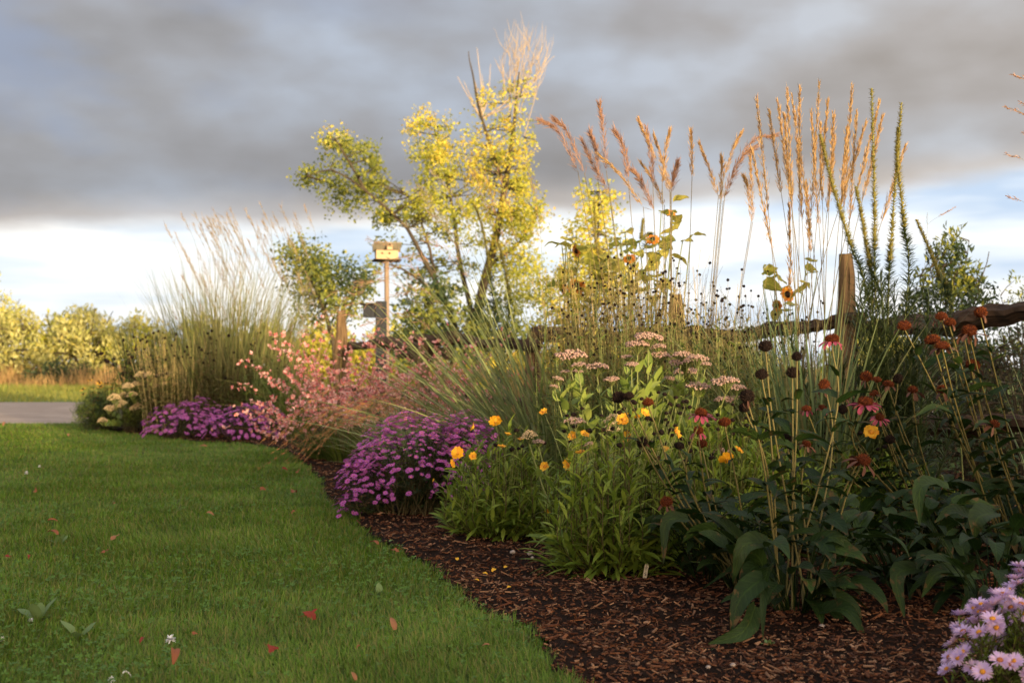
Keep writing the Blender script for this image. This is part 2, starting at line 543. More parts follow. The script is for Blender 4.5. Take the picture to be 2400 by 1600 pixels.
M['drygrass'] = leafmat('dry_grass', [(.44, .26, .11), (.52, .34, .15), (.34, .24, .09)], .3)
M['field_blade'] = leafmat('field_blade', [(.18, .22, .045), (.26, .28, .06), (.33, .30, .07)], .3)
M['bark'] = barkmat('bark', (.035, .028, .02), (.10, .078, .05), (8, 8, 2))
M['bark_sunlit'] = barkmat('bark_sunlit', (.36, .27, .18), (.50, .39, .27), (8, 8, 2))  # bark for the bare twigs, sunlight put into the colour
M['wood'] = barkmat('weathered_wood', (.012, .008, .006), (.17, .10, .06), (13, 3.0, 1), bump=1.0, grain=True)
M['woodpost'] = barkmat('weathered_post', (.03, .02, .012), (.25, .16, .085), (8, 2.2, 1), bump=1.0, grain=True)
M['bh_wall'] = barkmat('birdhouse_wall', (.40, .29, .18), (.56, .42, .27), (6, 6, 20), bump=.1)
M['bh_roof'] = barkmat('birdhouse_roof', (.22, .20, .16), (.34, .31, .24), (40, 6, 6), bump=.3)
M['bh_dark'] = barkmat('birdhouse_dark', (.02, .015, .01), (.03, .02, .015), bump=0)
M['pole'] = barkmat('grey_pole', (.22, .16, .12), (.34, .26, .20), (30, 30, 5), bump=.2)
M['shaded_dkpost'] = barkmat('shaded_dark_post', (.022, .024, .03), (.045, .048, .058), (30, 30, 4), bump=.4)  # dark grey, made darker still with shade put into the colour
M['white'] = leafmat('white_plastic', [(.75, .74, .72), (.75, .74, .72)], 0, .5, .3)
M['tagwood'] = barkmat('plant_tag', (.52, .44, .30), (.62, .54, .40), (90, 90, 20), bump=.1)
M['ink'] = barkmat('tag_ink', (.03, .03, .04), (.05, .05, .06), bump=0)
M['leaf_rust'] = leafmat('fallen_leaf_rust', [(.24, .07, .03), (.30, .11, .045)], .2, .7)
M['leaf_red'] = leafmat('fallen_leaf_red', [(.26, .04, .02), (.20, .03, .02)], .2, .7)
M['leaf_tan'] = leafmat('fallen_leaf_tan', [(.36, .17, .085), (.30, .13, .06)], .2, .7)
M['weed'] = leafmat('weed_leaf', [(.13, .20, .06), (.17, .25, .09)], .25)
M['sunlit_gold_leaf'] = leafmat('sunlit_golden_leaf', [(.34, .37, .08), (.48, .44, .12), (.60, .48, .17), (.26, .30, .06), (.44, .30, .12)], .35)  # yellowing leaf, brightened with golden sunlight in its colour
M['sun_leaf'] = leafmat('sunflower_leaf', [(.30, .33, .06), (.42, .40, .08), (.52, .45, .10), (.24, .28, .05)], .42, .6, veins=.4, blotch=.6)
M['sun_pet'] = leafmat('sunflower_petal', [(.72, .30, .03), (.66, .20, .02), (.78, .40, .05)], .3)
M['brush'] = leafmat('dry_brush_leaf', [(.05, .045, .022), (.09, .06, .035), (.06, .07, .028), (.12, .08, .045)], .2)

# ------------------------------------------------------------------ the setting
EDGE = [(1800, 2300), (1600, 1960), (1450, 1740), (1330, 1600), (1240, 1500), (1110, 1420), (985, 1330), (880, 1260), (800, 1200), (762, 1160), (742, 1115),
        (700, 1078), (640, 1052), (560, 1042), (450, 1036), (340, 1022), (240, 1008), (195, 1000)]
edge_w = np.array([G(*e)[:2] for e in EDGE])
edge_s = crv(np.c_[edge_w, np.zeros(len(edge_w))], 160)[:, :2]
edge_s = edge_s + np.c_[np.sin(np.arange(160) * 1.7) + np.sin(np.arange(160) * .37), np.cos(np.arange(160) * 2.3) + np.sin(np.arange(160) * .53)] * .018
BED = np.concatenate([edge_s, A([-5.7, 17.6], [-4.2, 19], [-1.5, 18.2], [.6, 14.5], [2.3, 11.2], [3.4, 8.8], [4.6, 6], [4.8, 1.2], [1.2, .9]).reshape(-1, 2)])


def in_bed(x, y):
    c = np.zeros(x.shape, bool)
    px, py = BED[:, 0], BED[:, 1]
    j = len(BED) - 1
    for i in range(len(BED)):
        hit = (py[i] > y) != (py[j] > y)
        with np.errstate(divide='ignore', invalid='ignore'):
            xi = (px[j] - px[i]) * (y - py[i]) / (py[j] - py[i] + 1e-12) + px[i]
        c ^= hit & (x < xi)
        j = i
    return c


def bump2(x, y): return .018 * np.sin(x * 5.1 + y * 2.3) * np.sin(y * 4.3 - x * 1.7) + .008 * np.sin(x * 17 + y * 9) * np.sin(y * 21)


def bed_z(x, y): return .022 + bump2(np.asarray(x), np.asarray(y)) * .8


mb = MB()
gx = np.concatenate([np.linspace(-600, -60, 8), np.linspace(-40, 40, 21), np.linspace(60, 600, 8)])
gy = np.concatenate([np.linspace(-120, -10, 6), np.linspace(0, 60, 21), np.linspace(90, 1200, 8)])
XX, YY = np.meshgrid(gx, gy)
V = np.stack([XX, YY, np.full_like(XX, -.012)], -1)
ny, nx = XX.shape
i = (np.arange(ny - 1)[:, None] * nx + np.arange(nx - 1)[None]).ravel()
mb.add(V, np.stack([i, i + 1, i + nx + 1, i + nx], -1))
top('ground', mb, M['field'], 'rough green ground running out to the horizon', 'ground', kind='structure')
mb = MB()
mb.add([(-30, -8, -.004), (6, -8, -.004), (6, 17.6, -.004), (-30, 17.6, -.004)], [(0, 1, 2, 3)])
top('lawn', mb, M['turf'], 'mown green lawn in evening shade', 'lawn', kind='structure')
mb = MB()
yy = np.linspace(-40, 8, 60)
n0 = 17.35 + .06 * np.sin(yy * 1.3) + .04 * np.sin(yy * 3.7)
mb.add(np.concatenate([np.c_[yy, n0, 0 * yy + .002], np.c_[yy, 0 * yy + 28.2, 0 * yy + .002]]), [(k, k + 1, k + 61, k + 60) for k in range(59)])
top('road', mb, M['gravel'], 'pale gravel drive crossing behind the lawn', 'road', kind='structure')
mb = MB()
gx, gy = np.arange(-6.2, 5.0, .045), np.arange(.8, 19.2, .045)
XX, YY = np.meshgrid(gx, gy)
V = np.stack([XX, YY, bed_z(XX, YY)], -1)
ny, nx = XX.shape
i = (np.arange(ny - 1)[:, None] * nx + np.arange(nx - 1)[None]).ravel()
keep = in_bed(XX + .022, YY + .022)[:-1, :-1].ravel()
mb.add(V, np.stack([i, i + 1, i + nx + 1, i + nx], -1)[keep])
top('garden_bed', mb, M['soil'], 'dark mulched flower bed curving along the lawn', 'flower bed', kind='structure')

# lawn blades
def frustum_pts(n, y0, y1, margin=.6, side=-1):
    y = np.exp(U(math.log(y0), math.log(y1), n))
    hw = y * 1200 / F + margin
    return U(-1, 1, n) * hw, y


mb = MB()
x, y = frustum_pts(620000, 2.5, 17.3)
k = ~in_bed(x, y) & (x < 1.2)
x, y = x[k], y[k]
dist_e = np.min(np.abs(np.hypot(x[:, None] - edge_s[None, ::6, 0], y[:, None] - edge_s[None, ::6, 1])), 1)
n = len(x)
tuft = .5 + .5 * np.sin(x * 3.1 + 1.3 * np.sin(y * 2.2)) * np.sin(y * 2.7 + np.sin(x * 1.9))
h = (.015 + .016 * U(0, 1, n) + .011 * tuft) * (1 + .7 * np.exp(-(dist_e / .14) ** 2) * U(.2, 1, n))
wd = .0016 + .00040 * y
azb = rng.normal(0, 1.5, n) + 3.0 * np.sin(x * 1.7 + np.sin(y * 1.3)) * np.cos(y * 1.1)
l0 = U(.0, .9, n)
C, D, S, N = arcs(np.c_[x, y, np.zeros(n)], azb, l0, l0 + U(.2, 1.1, n), h * 1.25, 3)
w = A(1, .8, .1)[None, :, None] * wd[:, None, None] / 2
mb.ribbons(C, S * w)
top('grass', mb, M['blade'], 'short mown grass of the shaded lawn', 'grass', kind='stuff')
mb = MB()
cx, cyy = frustum_pts(90, 2.8, 13)
n = 10000
ci = rng.integers(0, 90, n)
x = cx[ci] + rng.normal(0, .19, n) * (1 + .06 * cyy[ci]); y = cyy[ci] + rng.normal(0, .16, n) * (1 + .08 * cyy[ci])
k = ~in_bed(x, y) & (x < 1)
x, y = x[k], y[k]; n = len(x)
tri = []
for a in (0, 2.09, 4.19):
    c, s_ = math.cos(a), math.sin(a)
    pts = A([0, 0, 0], [.6, -.45, .12], [1.15, -.3, .1], [1.25, .3, .1], [.6, .45, .12]).reshape(-1, 3)
    tri.append(np.c_[pts[:, 0] * c - pts[:, 1] * s_, pts[:, 0] * s_ + pts[:, 1] * c, pts[:, 2]])
tv = np.concatenate(tri)
tT = [(o + a, o + b2, o + c2) for o in (0, 5, 10) for a, b2, c2 in ((0, 1, 2), (0, 2, 3), (0, 3, 4))]
mb.inst(tv, frames(np.c_[rng.normal(0, .35, n), rng.normal(-.15, .35, n), np.ones(n)], U(0, 6, n), U(.005, .009, n)), np.c_[x, y, U(.022, .042, n)], T=tT)
top('clover', mb, M['clover'], 'patches of low clover growing in the lawn', 'clover', kind='stuff')

# mulch chips
mb = MB()
x, y = frustum_pts(150000, 2.3, 15, 1.7)
k = in_bed(x, y) & (y < 15)
x, y = x[k][:70000], y[k][:70000]; n = len(x)
nrm = np.c_[rng.normal(0, .3, n), rng.normal(0, .3, n), np.ones(n)]
Mx = frames(nrm, U(0, 6.3, n), np.ones(n))
sz = np.stack([np.exp(rng.normal(-5.1, .55, n)), np.exp(rng.normal(-6.25, .5, n)), U(.0006, .0018, n)], -1) * (1 + .05 * y[:, None])
Mx = Mx * sz[:, None, :]
bv = np.array([(a, b2, c2) for a in (-1, 1) for b2 in (-1, 1) for c2 in (-1, 1)], float)
bv[4:, 1] *= .45; bv[:4, 1] *= .9
mb.inst(bv, Mx, np.c_[x, y, bed_z(x, y) + U(.0, .008, n)], Q=[(0, 1, 3, 2), (4, 6, 7, 5), (0, 4, 5, 1), (2, 3, 7, 6), (0, 2, 6, 4), (1, 5, 7, 3)])
top('wood_chips', mb, M['chips'], 'shredded brown bark and wood chips covering the bed', 'mulch', kind='stuff', smooth=False)

# far field beyond the drive
mb = MB()
n = 30000
x, y = U(-26, 4, n), U(28.3, 52, n)
k = np.abs(x) < y * .46 + 1
x, y = x[k], y[k]; n = len(x)
C, D, S, N = arcs(np.c_[x, y, np.zeros(n) - .01], U(0, 6.3, n), U(0, .4, n), U(.5, 1.2, n), U(.06, .16, n) * (1 + (y > 40) * 1.0), 3)
mb.ribbons(C, S * (A(1, .8, .1)[None, :, None] * .012))
top('field_grass', mb, M['field_blade'], 'sunlit green grass strip beyond the gravel drive', 'grass', kind='stuff')
mb = MB()
n = 26000
cxs = U(-26, 14, 120); cys = U(47, 56, 120)
ci = rng.integers(0, 120, n)
x = cxs[ci] + rng.normal(0, .6, n); y = cys[ci] + rng.normal(0, .6, n)
C, D, S, N = arcs(np.c_[x, y, np.zeros(n)], U(0, 6.3, n), U(0, .35, n), U(.2, .9, n), U(.25, .6, n) * (1 + .8 * (ci % 3 == 0)), 4)
mb.ribbons(C, S * (A(1, .8, .6, .2)[None, :, None] * .014))
top('dry_grass', mb, M['drygrass'], 'tall tan dry grass along the far field edge', 'dry grass', kind='stuff')


# ------------------------------------------------------------------ plant builders
DIA = A([0, 0, 0], [.36, .48, .07], [0, 1, 0], [-.36, .48, .07]).reshape(-1, 3)


def rand_dirs(n): return unit(rng.normal(0, 1, (n, 3)))


def leaf_cloud(mb, centers, rad, per, size, aspect=1.0, up=0.0, mat=0):
    c = np.repeat(centers, per, 0); r = np.repeat(np.broadcast_to(rad, (len(centers),)), per)
    n = len(c)
    pos = c + rand_dirs(n) * (r * U(.1, 1, n) ** .6)[:, None]
    ydir = unit(rand_dirs(n) + A(0, 0, up))
    nr = unit(np.cross(ydir, rand_dirs(n)))
    xdir = np.cross(ydir, nr)
    s_ = U(.6, 1.15, n) * size
    Mx = np.stack([xdir * aspect, ydir, nr], 2) * s_[:, None, None]
    mb.inst(DIA, Mx, pos, Q=[(0, 1, 2, 3)], mat=mat)


def ball(r, sq=1.0, sides=8, rings=5):
    V = [(0, 0, -r * sq)]
    for a in range(1, rings):
        t = -PI / 2 + PI * a / rings
        for b_ in range(sides):
            V.append((r * math.cos(t) * math.cos(2 * PI * b_ / sides), r * math.cos(t) * math.sin(2 * PI * b_ / sides), r * sq * math.sin(t)))
    V.append((0, 0, r * sq))
    Q, T = [], []
    for a in range(rings - 2):
        for b_ in range(sides):
            p = 1 + a * sides; c = (b_ + 1) % sides
            Q.append((p + b_, p + c, p + sides + c, p + sides + b_))
    e = len(V) - 1
    for b_ in range(sides):
        c = (b_ + 1) % sides
        T.append((0, 1 + c, 1 + b_)); T.append((e, 1 + (rings - 2) * sides + b_, 1 + (rings - 2) * sides + c))
    return A(*V).reshape(-1, 3), Q, T


def add_ball(mb, r, sq=1.0, sides=8, rings=5, off=(0, 0, 0), mat=0, jit=0.0):
    V, Q, T = ball(r, sq, sides, rings)
    mb.add(V * (1 + rng.normal(0, jit, (len(V), 1)) if jit else 1) + A(*off), Q, T, mat)


def daisy(npet, L, W, lean, droop, rc, zc, mats, name='flower_mesh', K=4, prof='petal', sq=.6, jit=.1, layers=1, wav=0.0):
    mb = MB()
    for ly in range(layers):
        a = np.arange(npet) / npet * 2 * PI + ly * PI / npet + rng.normal(0, .08, npet)
        bs = np.c_[np.cos(a) * rc * .7, np.sin(a) * rc * .7, np.zeros(npet) + .001 * ly]
        leaves(mb, bs, a, lean - .22 * ly + rng.normal(0, jit, npet), droop, L * U(.85, 1.1, npet), W, K, prof, wav=wav)
    add_ball(mb, rc, sq, 8, 5, (0, 0, zc), 1, .06)
    return mb.mesh(name, mats)


def seedball(r, mat, name='seed_head_mesh', spikes=30, sp_l=.35, sq=1.0):
    mb = MB()
    add_ball(mb, r, sq, 8, 6, jit=.08)
    if spikes:
        d_ = rand_dirs(spikes); d_[:, 2] = np.abs(d_[:, 2]) - .35
        d_ = unit(d_)
        tv = A([-.12, 0, 0], [.12, 0, 0], [0, 0, 1]).reshape(-1, 3)
        mb.inst(tv, frames(d_, U(0, 6, spikes), np.full(spikes, r * sp_l * 1.6)), d_ * A(1, 1, sq) * r * .85, T=[(0, 1, 2)])
        mb.inst(tv, frames(d_, U(0, 6, spikes), np.full(spikes, r * sp_l * 1.6)), d_ * A(1, 1, sq) * r * .85, T=[(0, 1, 2)])
    return mb.mesh(name, mat)


def stem_leaves(mb, curves, t0, t1, per, L, W, lean=(.7, 1.3), droop=(.2, .8), prof='lance', K=4, fold=.2, taper=.5, mat=0, wav=0.0, roll=.35):
    for C in curves:
        t = np.sort(U(t0, t1, per))
        p, _ = along(C, t)
        l_ = L * U(.65, 1.1, per) * (1 - taper * (t - t0) / (t1 - t0 + 1e-6))
        leaves(mb, p, np.arange(per) * 2.4 + U(-.5, .5, per), U(*lean, per), U(*droop, per), l_, W * l_ / L, K, prof, fold, rng.normal(0, roll, per), mat=mat, wav=wav)


def plume(mb, C, width, n, L=.035, W=.004, spread=.35, t0=0.0, mat=0, gravity=0.0, taper=.75):
    """a seed plume: spikelets laid along a curve"""
    t = U(0, 1, n) ** .9
    p, T = along(C, t)
    env = (1 - taper * t) * np.minimum(1, .45 + t * 4)
    env = env * (.45 + .75 * np.abs(np.sin(t * U(14, 24) + U(0, 6))))
    o = rand_dirs(n)
    ex = np.where(U(0, 1, n) < .16, 1.8, 1.0)
    pos = p + o * (width * env * U(0, 1, n))[:, None]
    d_ = unit(T + o * (spread * ex)[:, None] + A(0, 0, -gravity) * U(0, 1, n)[:, None])
    s_ = unit(np.cross(d_, rand_dirs(n)))
    ll = (L * U(.6, 1.3, n) * ex ** .6)[:, None]
    C2 = np.stack([pos, pos + d_ * ll * .5, pos + d_ * ll], 1)
    mb.ribbons(C2, s_[:, None] * (A(.5, 1, .1)[None, :, None] * W / 2), mat=mat)


def aster(label, base, lobes, nfl, meshes, r_leaf, group, seed_dir=(-.1, -1, .5), parts=100, nst=55, low=.1, scale=(.85, 1.15), leaf='aster_leaf', nl=34, leafL=.03, topb=.8):
    """lobes: (dx, dy, rx, ry, h)"""
    t = thing('aster', label, 'aster', base, group)
    base = A(*base)
    mbS, mbL = MB(), MB()
    curves = []
    for dx, dy, rx, ry, h in lobes:
        m = max(8, int(nst * h * rx / (lobes[0][4] * lobes[0][2])))
        a, r = U(0, 6.3, m), np.sqrt(U(0, 1, m))
        tipz = h * np.sqrt(np.maximum(.05, 1 - r ** 2 * .95)) * U(.8, 1, m)
        tips = base + np.c_[dx + np.cos(a) * r * rx, dy + np.sin(a) * r * ry, tipz]
        for q in tips:
            b0 = base + A(dx * .6 + rng.normal(0, .06), dy * .6 + rng.normal(0, .06), 0)
            curves.append(crv([b0, b0 * .55 + q * .45 + A(0, 0, .14 * h), q], 8))
    for c in curves: mbS.tubes(c, np.linspace(.003, .0012, 8), 3)
    stem_leaves(mbL, curves, .12, 1, nl, leafL, r_leaf, lean=(.4, 1.4), droop=(0, .7), K=3, fold=0, taper=.3)
    part('stalks', mbS, M['stem_dk'], t, kind='stuff')
    part('foliage', mbL, M[leaf], t, kind='stuff')
    tot = sum(l[2] * l[4] for l in lobes)
    pos, nrm = [], []
    for dx, dy, rx, ry, h in lobes:
        m = int(nfl * rx * h / tot)
        cz = low + (1 - low) * U(0, 1, m) ** topb
        a = U(0, 6.3, m); r = np.sqrt(1 - cz ** 2)
        w = U(.90, 1.06, m)
        pos.append(base + np.c_[dx + np.cos(a) * r * rx * w, dy + np.sin(a) * r * ry * w, cz * h * w])
        nrm.append(np.c_[np.cos(a) * r, np.sin(a) * r, cz + .7])
    pos, nrm = np.concatenate(pos), np.concatenate(nrm)
    nrm = unit(nrm + rng.normal(0, .28, nrm.shape))
    vis = -(pos[:, 1] - base[1]) + .6 * (pos[:, 2])
    order = np.argsort(-vis)
    Mx = frames(nrm, U(0, 6, len(pos)), U(*scale, len(pos)))
    for q in order[:parts]:
        placed('flower', meshes[rng.integers(len(meshes))], t, pos[q], Mx[q])
    rest = order[parts:]
    if len(rest):
        mb2 = MB()
        src = meshes[0]
        tv = np.array([v.co[:] for v in src.vertices]); 
        Q = [tuple(p.vertices) for p in src.polygons if len(p.vertices) == 4 and p.material_index == 0]
        Q2 = [tuple(p.vertices) for p in src.polygons if len(p.vertices) == 4 and p.material_index == 1]
        mb2.inst(tv, Mx[rest], pos[rest], Q=Q)
        mb2.inst(tv, Mx[rest], pos[rest], Q=Q2, mat=1)
        part('flowers', mb2, list(src.materials), t, kind='stuff')
    return t


def grass_clump(name, label, base, r, nb, L, W, mat, lean=(.05, .5), bend=(.3, 1.1), azi=None, group=None, cat='ornamental grass', power=1.3, K=8):
    t = thing(name, label, cat, base, group)
    mb = MB()
    a0 = U(0, 6.3, nb)
    rr = r * np.sqrt(U(0, 1, nb))
    bs = A(*base) + np.c_[np.cos(a0) * rr, np.sin(a0) * rr, np.zeros(nb)]
    a = a0 + rng.normal(0, .5, nb) if azi is None else azi(nb)
    l0 = U(*lean, nb)
    C, D, S, N = arcs(bs, a, l0, l0 + U(*bend, nb), U(*L, nb), K, power)
    w = PROF['blade'](np.linspace(0, 1, K))[None, :, None] * W / 2 * U(.6, 1.2, nb)[:, None, None]
    rl = rng.normal(0, .5, nb)[:, None, None]
    mb.ribbons(C, (S * np.cos(rl) + N * np.sin(rl)) * w)
    part('foliage', mb, M[mat], t, kind='stuff')
    return t


def stem_part(t, C, r0, r1, mat, name='stem', sides=4):
    mb = MB(); mb.tubes(C, np.linspace(r0, r1, len(C)), sides)
    return part(name, mb, M[mat], t)


def plume_stem(t, pts, nplume=.35, width=.012, n=140, mat='plume_gold', smat='stem_tan', r=.0022, **kw):
    C = crv(pts, 16)
    stem_part(t, C, r, r * .45, smat, sides=3)
    k = max(3, int(len(C) * (1 - nplume)))
    mb = MB(); plume(mb, crv(C[k - 1:], 10), width, n, **kw)
    part('plume', mb, M[mat], t)


def px_clumps(ells, Y, dy=1.0):
    cs, rs = [], []
    for cx, cy_, rx, ry, n in ells:
        a, r = U(0, 6.3, n), np.sqrt(U(0, 1, n))
        for q in range(n):
            cs.append(P(cx + rx * r[q] * math.cos(a[q]), cy_ + ry * r[q] * math.sin(a[q]), Y + rng.normal(0, dy)))
    return np.array(cs)


def tree(name, label, cat, base, limbs, groups, group=None, twig_r=.012, bark='bark', twigs=True, crown_name='crown'):
    """limbs: (points, r0, r1); groups: (centres, radius, per, size, aspect, up, material)"""
    t = thing(name, label, cat, base, group)
    mbT = MB()
    sk = []
    for li_, (pts, r0, r1) in enumerate(limbs):
        C = crv(pts, 14)
        C = C + rng.normal(0, min(r1 * .8, .01), C.shape)
        mbT.tubes(C, np.linspace(r0, r1, 14), 6, mat=1 if r0 < .024 and twig_r == .012 else 0)
        sk.append(C)
    sk = np.concatenate(sk)
    mbC = MB(); mats = []
    for gi, (cs, rad, per, size, asp, up, mname) in enumerate(groups):
        mats.append(M[mname])
        rad_ = np.broadcast_to(rad, (len(cs),))
        leaf_cloud(mbC, cs, rad_, per, size, asp, up, gi)
        if twigs:
            d_ = np.linalg.norm(sk[None] - cs[:, None], axis=2) + np.maximum(0, sk[None, :, 2] - cs[:, None, 2]) * 1.2
            ok_ = d_.min(1) < size * 11
            nr = sk[np.argmin(d_, 1)][ok_]; cs = cs[ok_]
            mid = (nr + cs) / 2 + rng.normal(0, .04, cs.shape) * np.linalg.norm(cs - nr, axis=1, keepdims=True)
            mbT.tubes(np.stack([nr, mid, cs], 1), A(twig_r * 1.6, twig_r, twig_r * .5)[None], 3)
    part('trunk', mbT, [M[bark], M['bark_sunlit']], t)
    part(crown_name, mbC, mats, t)
    return t


def shrub(name, label, base, r, h, n, per, size, mats, asp=.5, up=.5, group=None, cat='shrub', ns=9, twig_r=.008, crad=None, bark='bark', shoots=True):
    base = A(*base)
    limbs = []
    for q in range(ns):
        a = q / ns * 2 * PI + U(-.3, .3)
        e = base + A(math.cos(a) * r * U(.3, .8), math.sin(a) * r * U(.3, .8), h * U(.6, 1.0 if shoots else .85))
        limbs.append(([base + A(math.cos(a), math.sin(a), 0) * .08 * r, base * .5 + e * .5 + A(0, 0, h * .12), e], twig_r * 2, twig_r * .7))
    gs = []
    nm = len(mats)
    for m in mats:
        k = n // nm
        a, u, z = U(0, 6.3, k), np.sqrt(U(0, 1, k)), U(.08, 1, k)
        rr = r * u * np.sqrt(np.maximum(.08, 1 - np.abs(z * 1.55 - .62) ** 2.2)) 
        cs = base + np.c_[np.cos(a) * rr, np.sin(a) * rr, z * h * (1 - .25 * u ** 2 * (z > .5)) * U(.9, 1.08, k)]
        gs.append((cs, crad or r * .22, per, size, asp, up, m))
    return tree(name, label, cat, base, limbs, gs, group, twig_r, bark, crown_name='foliage')


# ------------------------------------------------------------------ trees and shrubs far off
TY = 28.0
tp = lambda *xy: [P(a, c, TY + d_) for a, c, d_ in xy]
limbs = [
    (tp((1125, 885, 0), (1112, 790, 0), (1130, 690, 0), (1165, 540, 0), (1190, 400, .2), (1205, 280, .2), (1216, 170, .2)), .17, .02),
    (tp((1095, 850, -.2), (1050, 720, -.8), (990, 600, -1.2), (940, 520, -1.2), (860, 450, -1.4), (780, 400, -1.4), (722, 412, -1.4)), .075, .008),
    (tp((1112, 760, 0), (1075, 600, .3), (1060, 480, .4), (1030, 350, .5), (1012, 275, .5)), .07, .008),
    (tp((1182, 440, 0), (1135, 300, -.2), (1108, 180, -.3), (1098, 120, -.3)), .05, .008),
    (tp((1150, 620, 0), (1225, 560, .3), (1262, 500, .5)), .05, .012),
    (tp((860, 450, -1.4), (800, 350, -1.5), (785, 322, -1.5)), .035, .01),
    (tp((1050, 720, -.6), (960, 640, -1.6), (880, 610, -2)), .04, .01),
    (tp((1030, 690, -.6), (1000, 560, -.2), (960, 460, 0)), .05, .012)]
for a, c in ((1192, 80), (1214, 56), (1236, 70), (1262, 84), (1292, 88), (1282, 135), (1176, 128), (1250, 60), (1205, 95), (1276, 105), (1225, 90)):
    s0 = P(1205 + (a - 1225) * .35, U(200, 330), TY + .2)
    e = P(a, c, TY + U(-.5, .8))
    limbs.append(([s0, s0 * .5 + e * .5 + A((e[0] - s0[0]) * -.12 + rng.normal(0, .05), 0, 0), e], .011, .002))
    for q in range(9):
        f = U(.3, .92); p0 = s0 * (1 - f) + e * f
        dx_ = rng.normal(0, .16) + (e[0] - s0[0]) * .2; limbs.append(([p0, p0 + A(dx_ * .6, rng.normal(0, .1), .25), p0 + A(dx_, rng.normal(0, .15), U(.4, .7))], .008, .002))
for a, c in ((1118, 112), (1086, 190), (1130, 175), (1072, 180), (1100, 140), (1150, 150), (1300, 130), (1266, 180)):
    s0 = P(1128, 280, TY - .2); e = P(a, c, TY - .3)
    limbs.append(([s0, s0 * .5 + e * .5 + A(.05, 0, -.1), e], .018, .005))
yel = px_clumps([(1215, 240, 36, 60, 9), (1185, 335, 66, 62, 32), (1175, 430, 76, 72, 42), (1010, 320, 55, 68, 34), (1085, 375, 66, 72, 30), (1205, 525, 68, 70, 24), (800, 328, 32, 20, 6), (1140, 235, 25, 50, 6)], TY)
lime = px_clumps([(1190, 480, 82, 90, 40), (1215, 570, 66, 80, 40), (1195, 660, 62, 70, 26), (1050, 455, 88, 66, 34), (1010, 400, 52, 70, 20), (1105, 520, 66, 55, 18), (985, 480, 40, 50, 12), (930, 500, 50, 30, 8), (1240, 650, 45, 60, 16)], TY)
grn = px_clumps([(795, 350, 40, 34, 14), (850, 390, 55, 46, 22), (756, 418, 50, 22, 12), (872, 452, 66, 40, 28), (925, 505, 44, 28, 14), (820, 462, 60, 36, 18), (975, 600, 70, 55, 12), (1060, 640, 66, 60, 14), (1010, 530, 50, 40, 10), (1240, 720, 60, 60, 26), (720, 412, 22, 14, 4), (900, 590, 50, 40, 6)], TY, .7)
tree('tree', 'tall yellowing tree with bare twigs at its top behind the birdhouse', 'tree', P(1125, 885, TY) * A(1, 1, 0), limbs,
     [(yel[np.arange(len(yel)) % 3 > 0], U(.14, .40, (np.arange(len(yel)) % 3 > 0).sum()), 42, .088, .8, 0, 'yel_leaf'), (np.concatenate([lime, yel[::3]]), U(.14, .40, len(lime) + len(yel[::3])), 40, .09, .8, 0, 'lime_leaf'), (grn, U(.12, .34, len(grn)), 40, .088, 1.0, 0, 'grn_leaf')], bark='bark')
dk = px_clumps([(1010, 730, 78, 66, 46), (1050, 800, 90, 50, 36), (960, 800, 70, 50, 26), (1150, 770, 70, 60, 30)], 26, .8)
tree('tree', 'low dark green tree under the tall yellowing tree', 'tree', P(1030, 890, 26) * A(1, 1, 0),
     [([P(1030, 945, 26), P(1025, 820, 26), P(1010, 690, 26)], .1, .02), ([P(1030, 900, 26), P(1080, 820, 26), P(1130, 760, 26)], .06, .02)],
     [(dk[::2], .36, 34, .13, .8, 0, 'dark_leaf'), (dk[1::2], .36, 30, .13, .8, 0, 'grn_leaf')])
lf = px_clumps([(705, 595, 42, 26, 18), (760, 632, 58, 36, 28), (805, 680, 56, 60, 34), (745, 720, 56, 60, 26), (845, 650, 34, 34, 12), (700, 660, 30, 40, 8)], 24, .6)
tree('tree', 'small green leafy tree left of the birdhouse pole', 'tree', P(775, 900, 24) * A(1, 1, 0),
     [([P(790, 955, 24), P(780, 800, 24), P(740, 680, 24), P(695, 590, 24)], .07, .015), ([P(780, 820, 24), P(820, 720, 24), P(850, 645, 24)], .05, .012)],
     [(lf[::3], .30, 40, .088, .9, 0, 'grn_leaf'), (lf[1::3], .30, 40, .088, .9, 0, 'dark_leaf'), (lf[2::3], .30, 40, .088, .9, 0, 'grn_leaf')])
rt = px_clumps([(1400, 470, 40, 45, 18), (1395, 560, 58, 60, 34), (1370, 650, 56, 70, 34), (1430, 640, 56, 80, 30), (1350, 740, 50, 60, 16), (1300, 690, 30, 60, 8)], 23, .6)
tree('tree', 'slim yellow lit tree behind the sunflowers', 'tree', P(1395, 900, 23) * A(1, 1, 0),
     [([P(1395, 965, 23), P(1395, 780, 23), P(1400, 600, 23), P(1402, 450, 23)], .06, .012), ([P(1395, 780, 23), P(1360, 680, 23), P(1350, 590, 23)], .04, .01)],
     [(rt[::2], .27, 40, .082, .9, 0, 'yel_leaf'), (rt[1::2], .27, 40, .082, .9, 0, 'lime_leaf')])

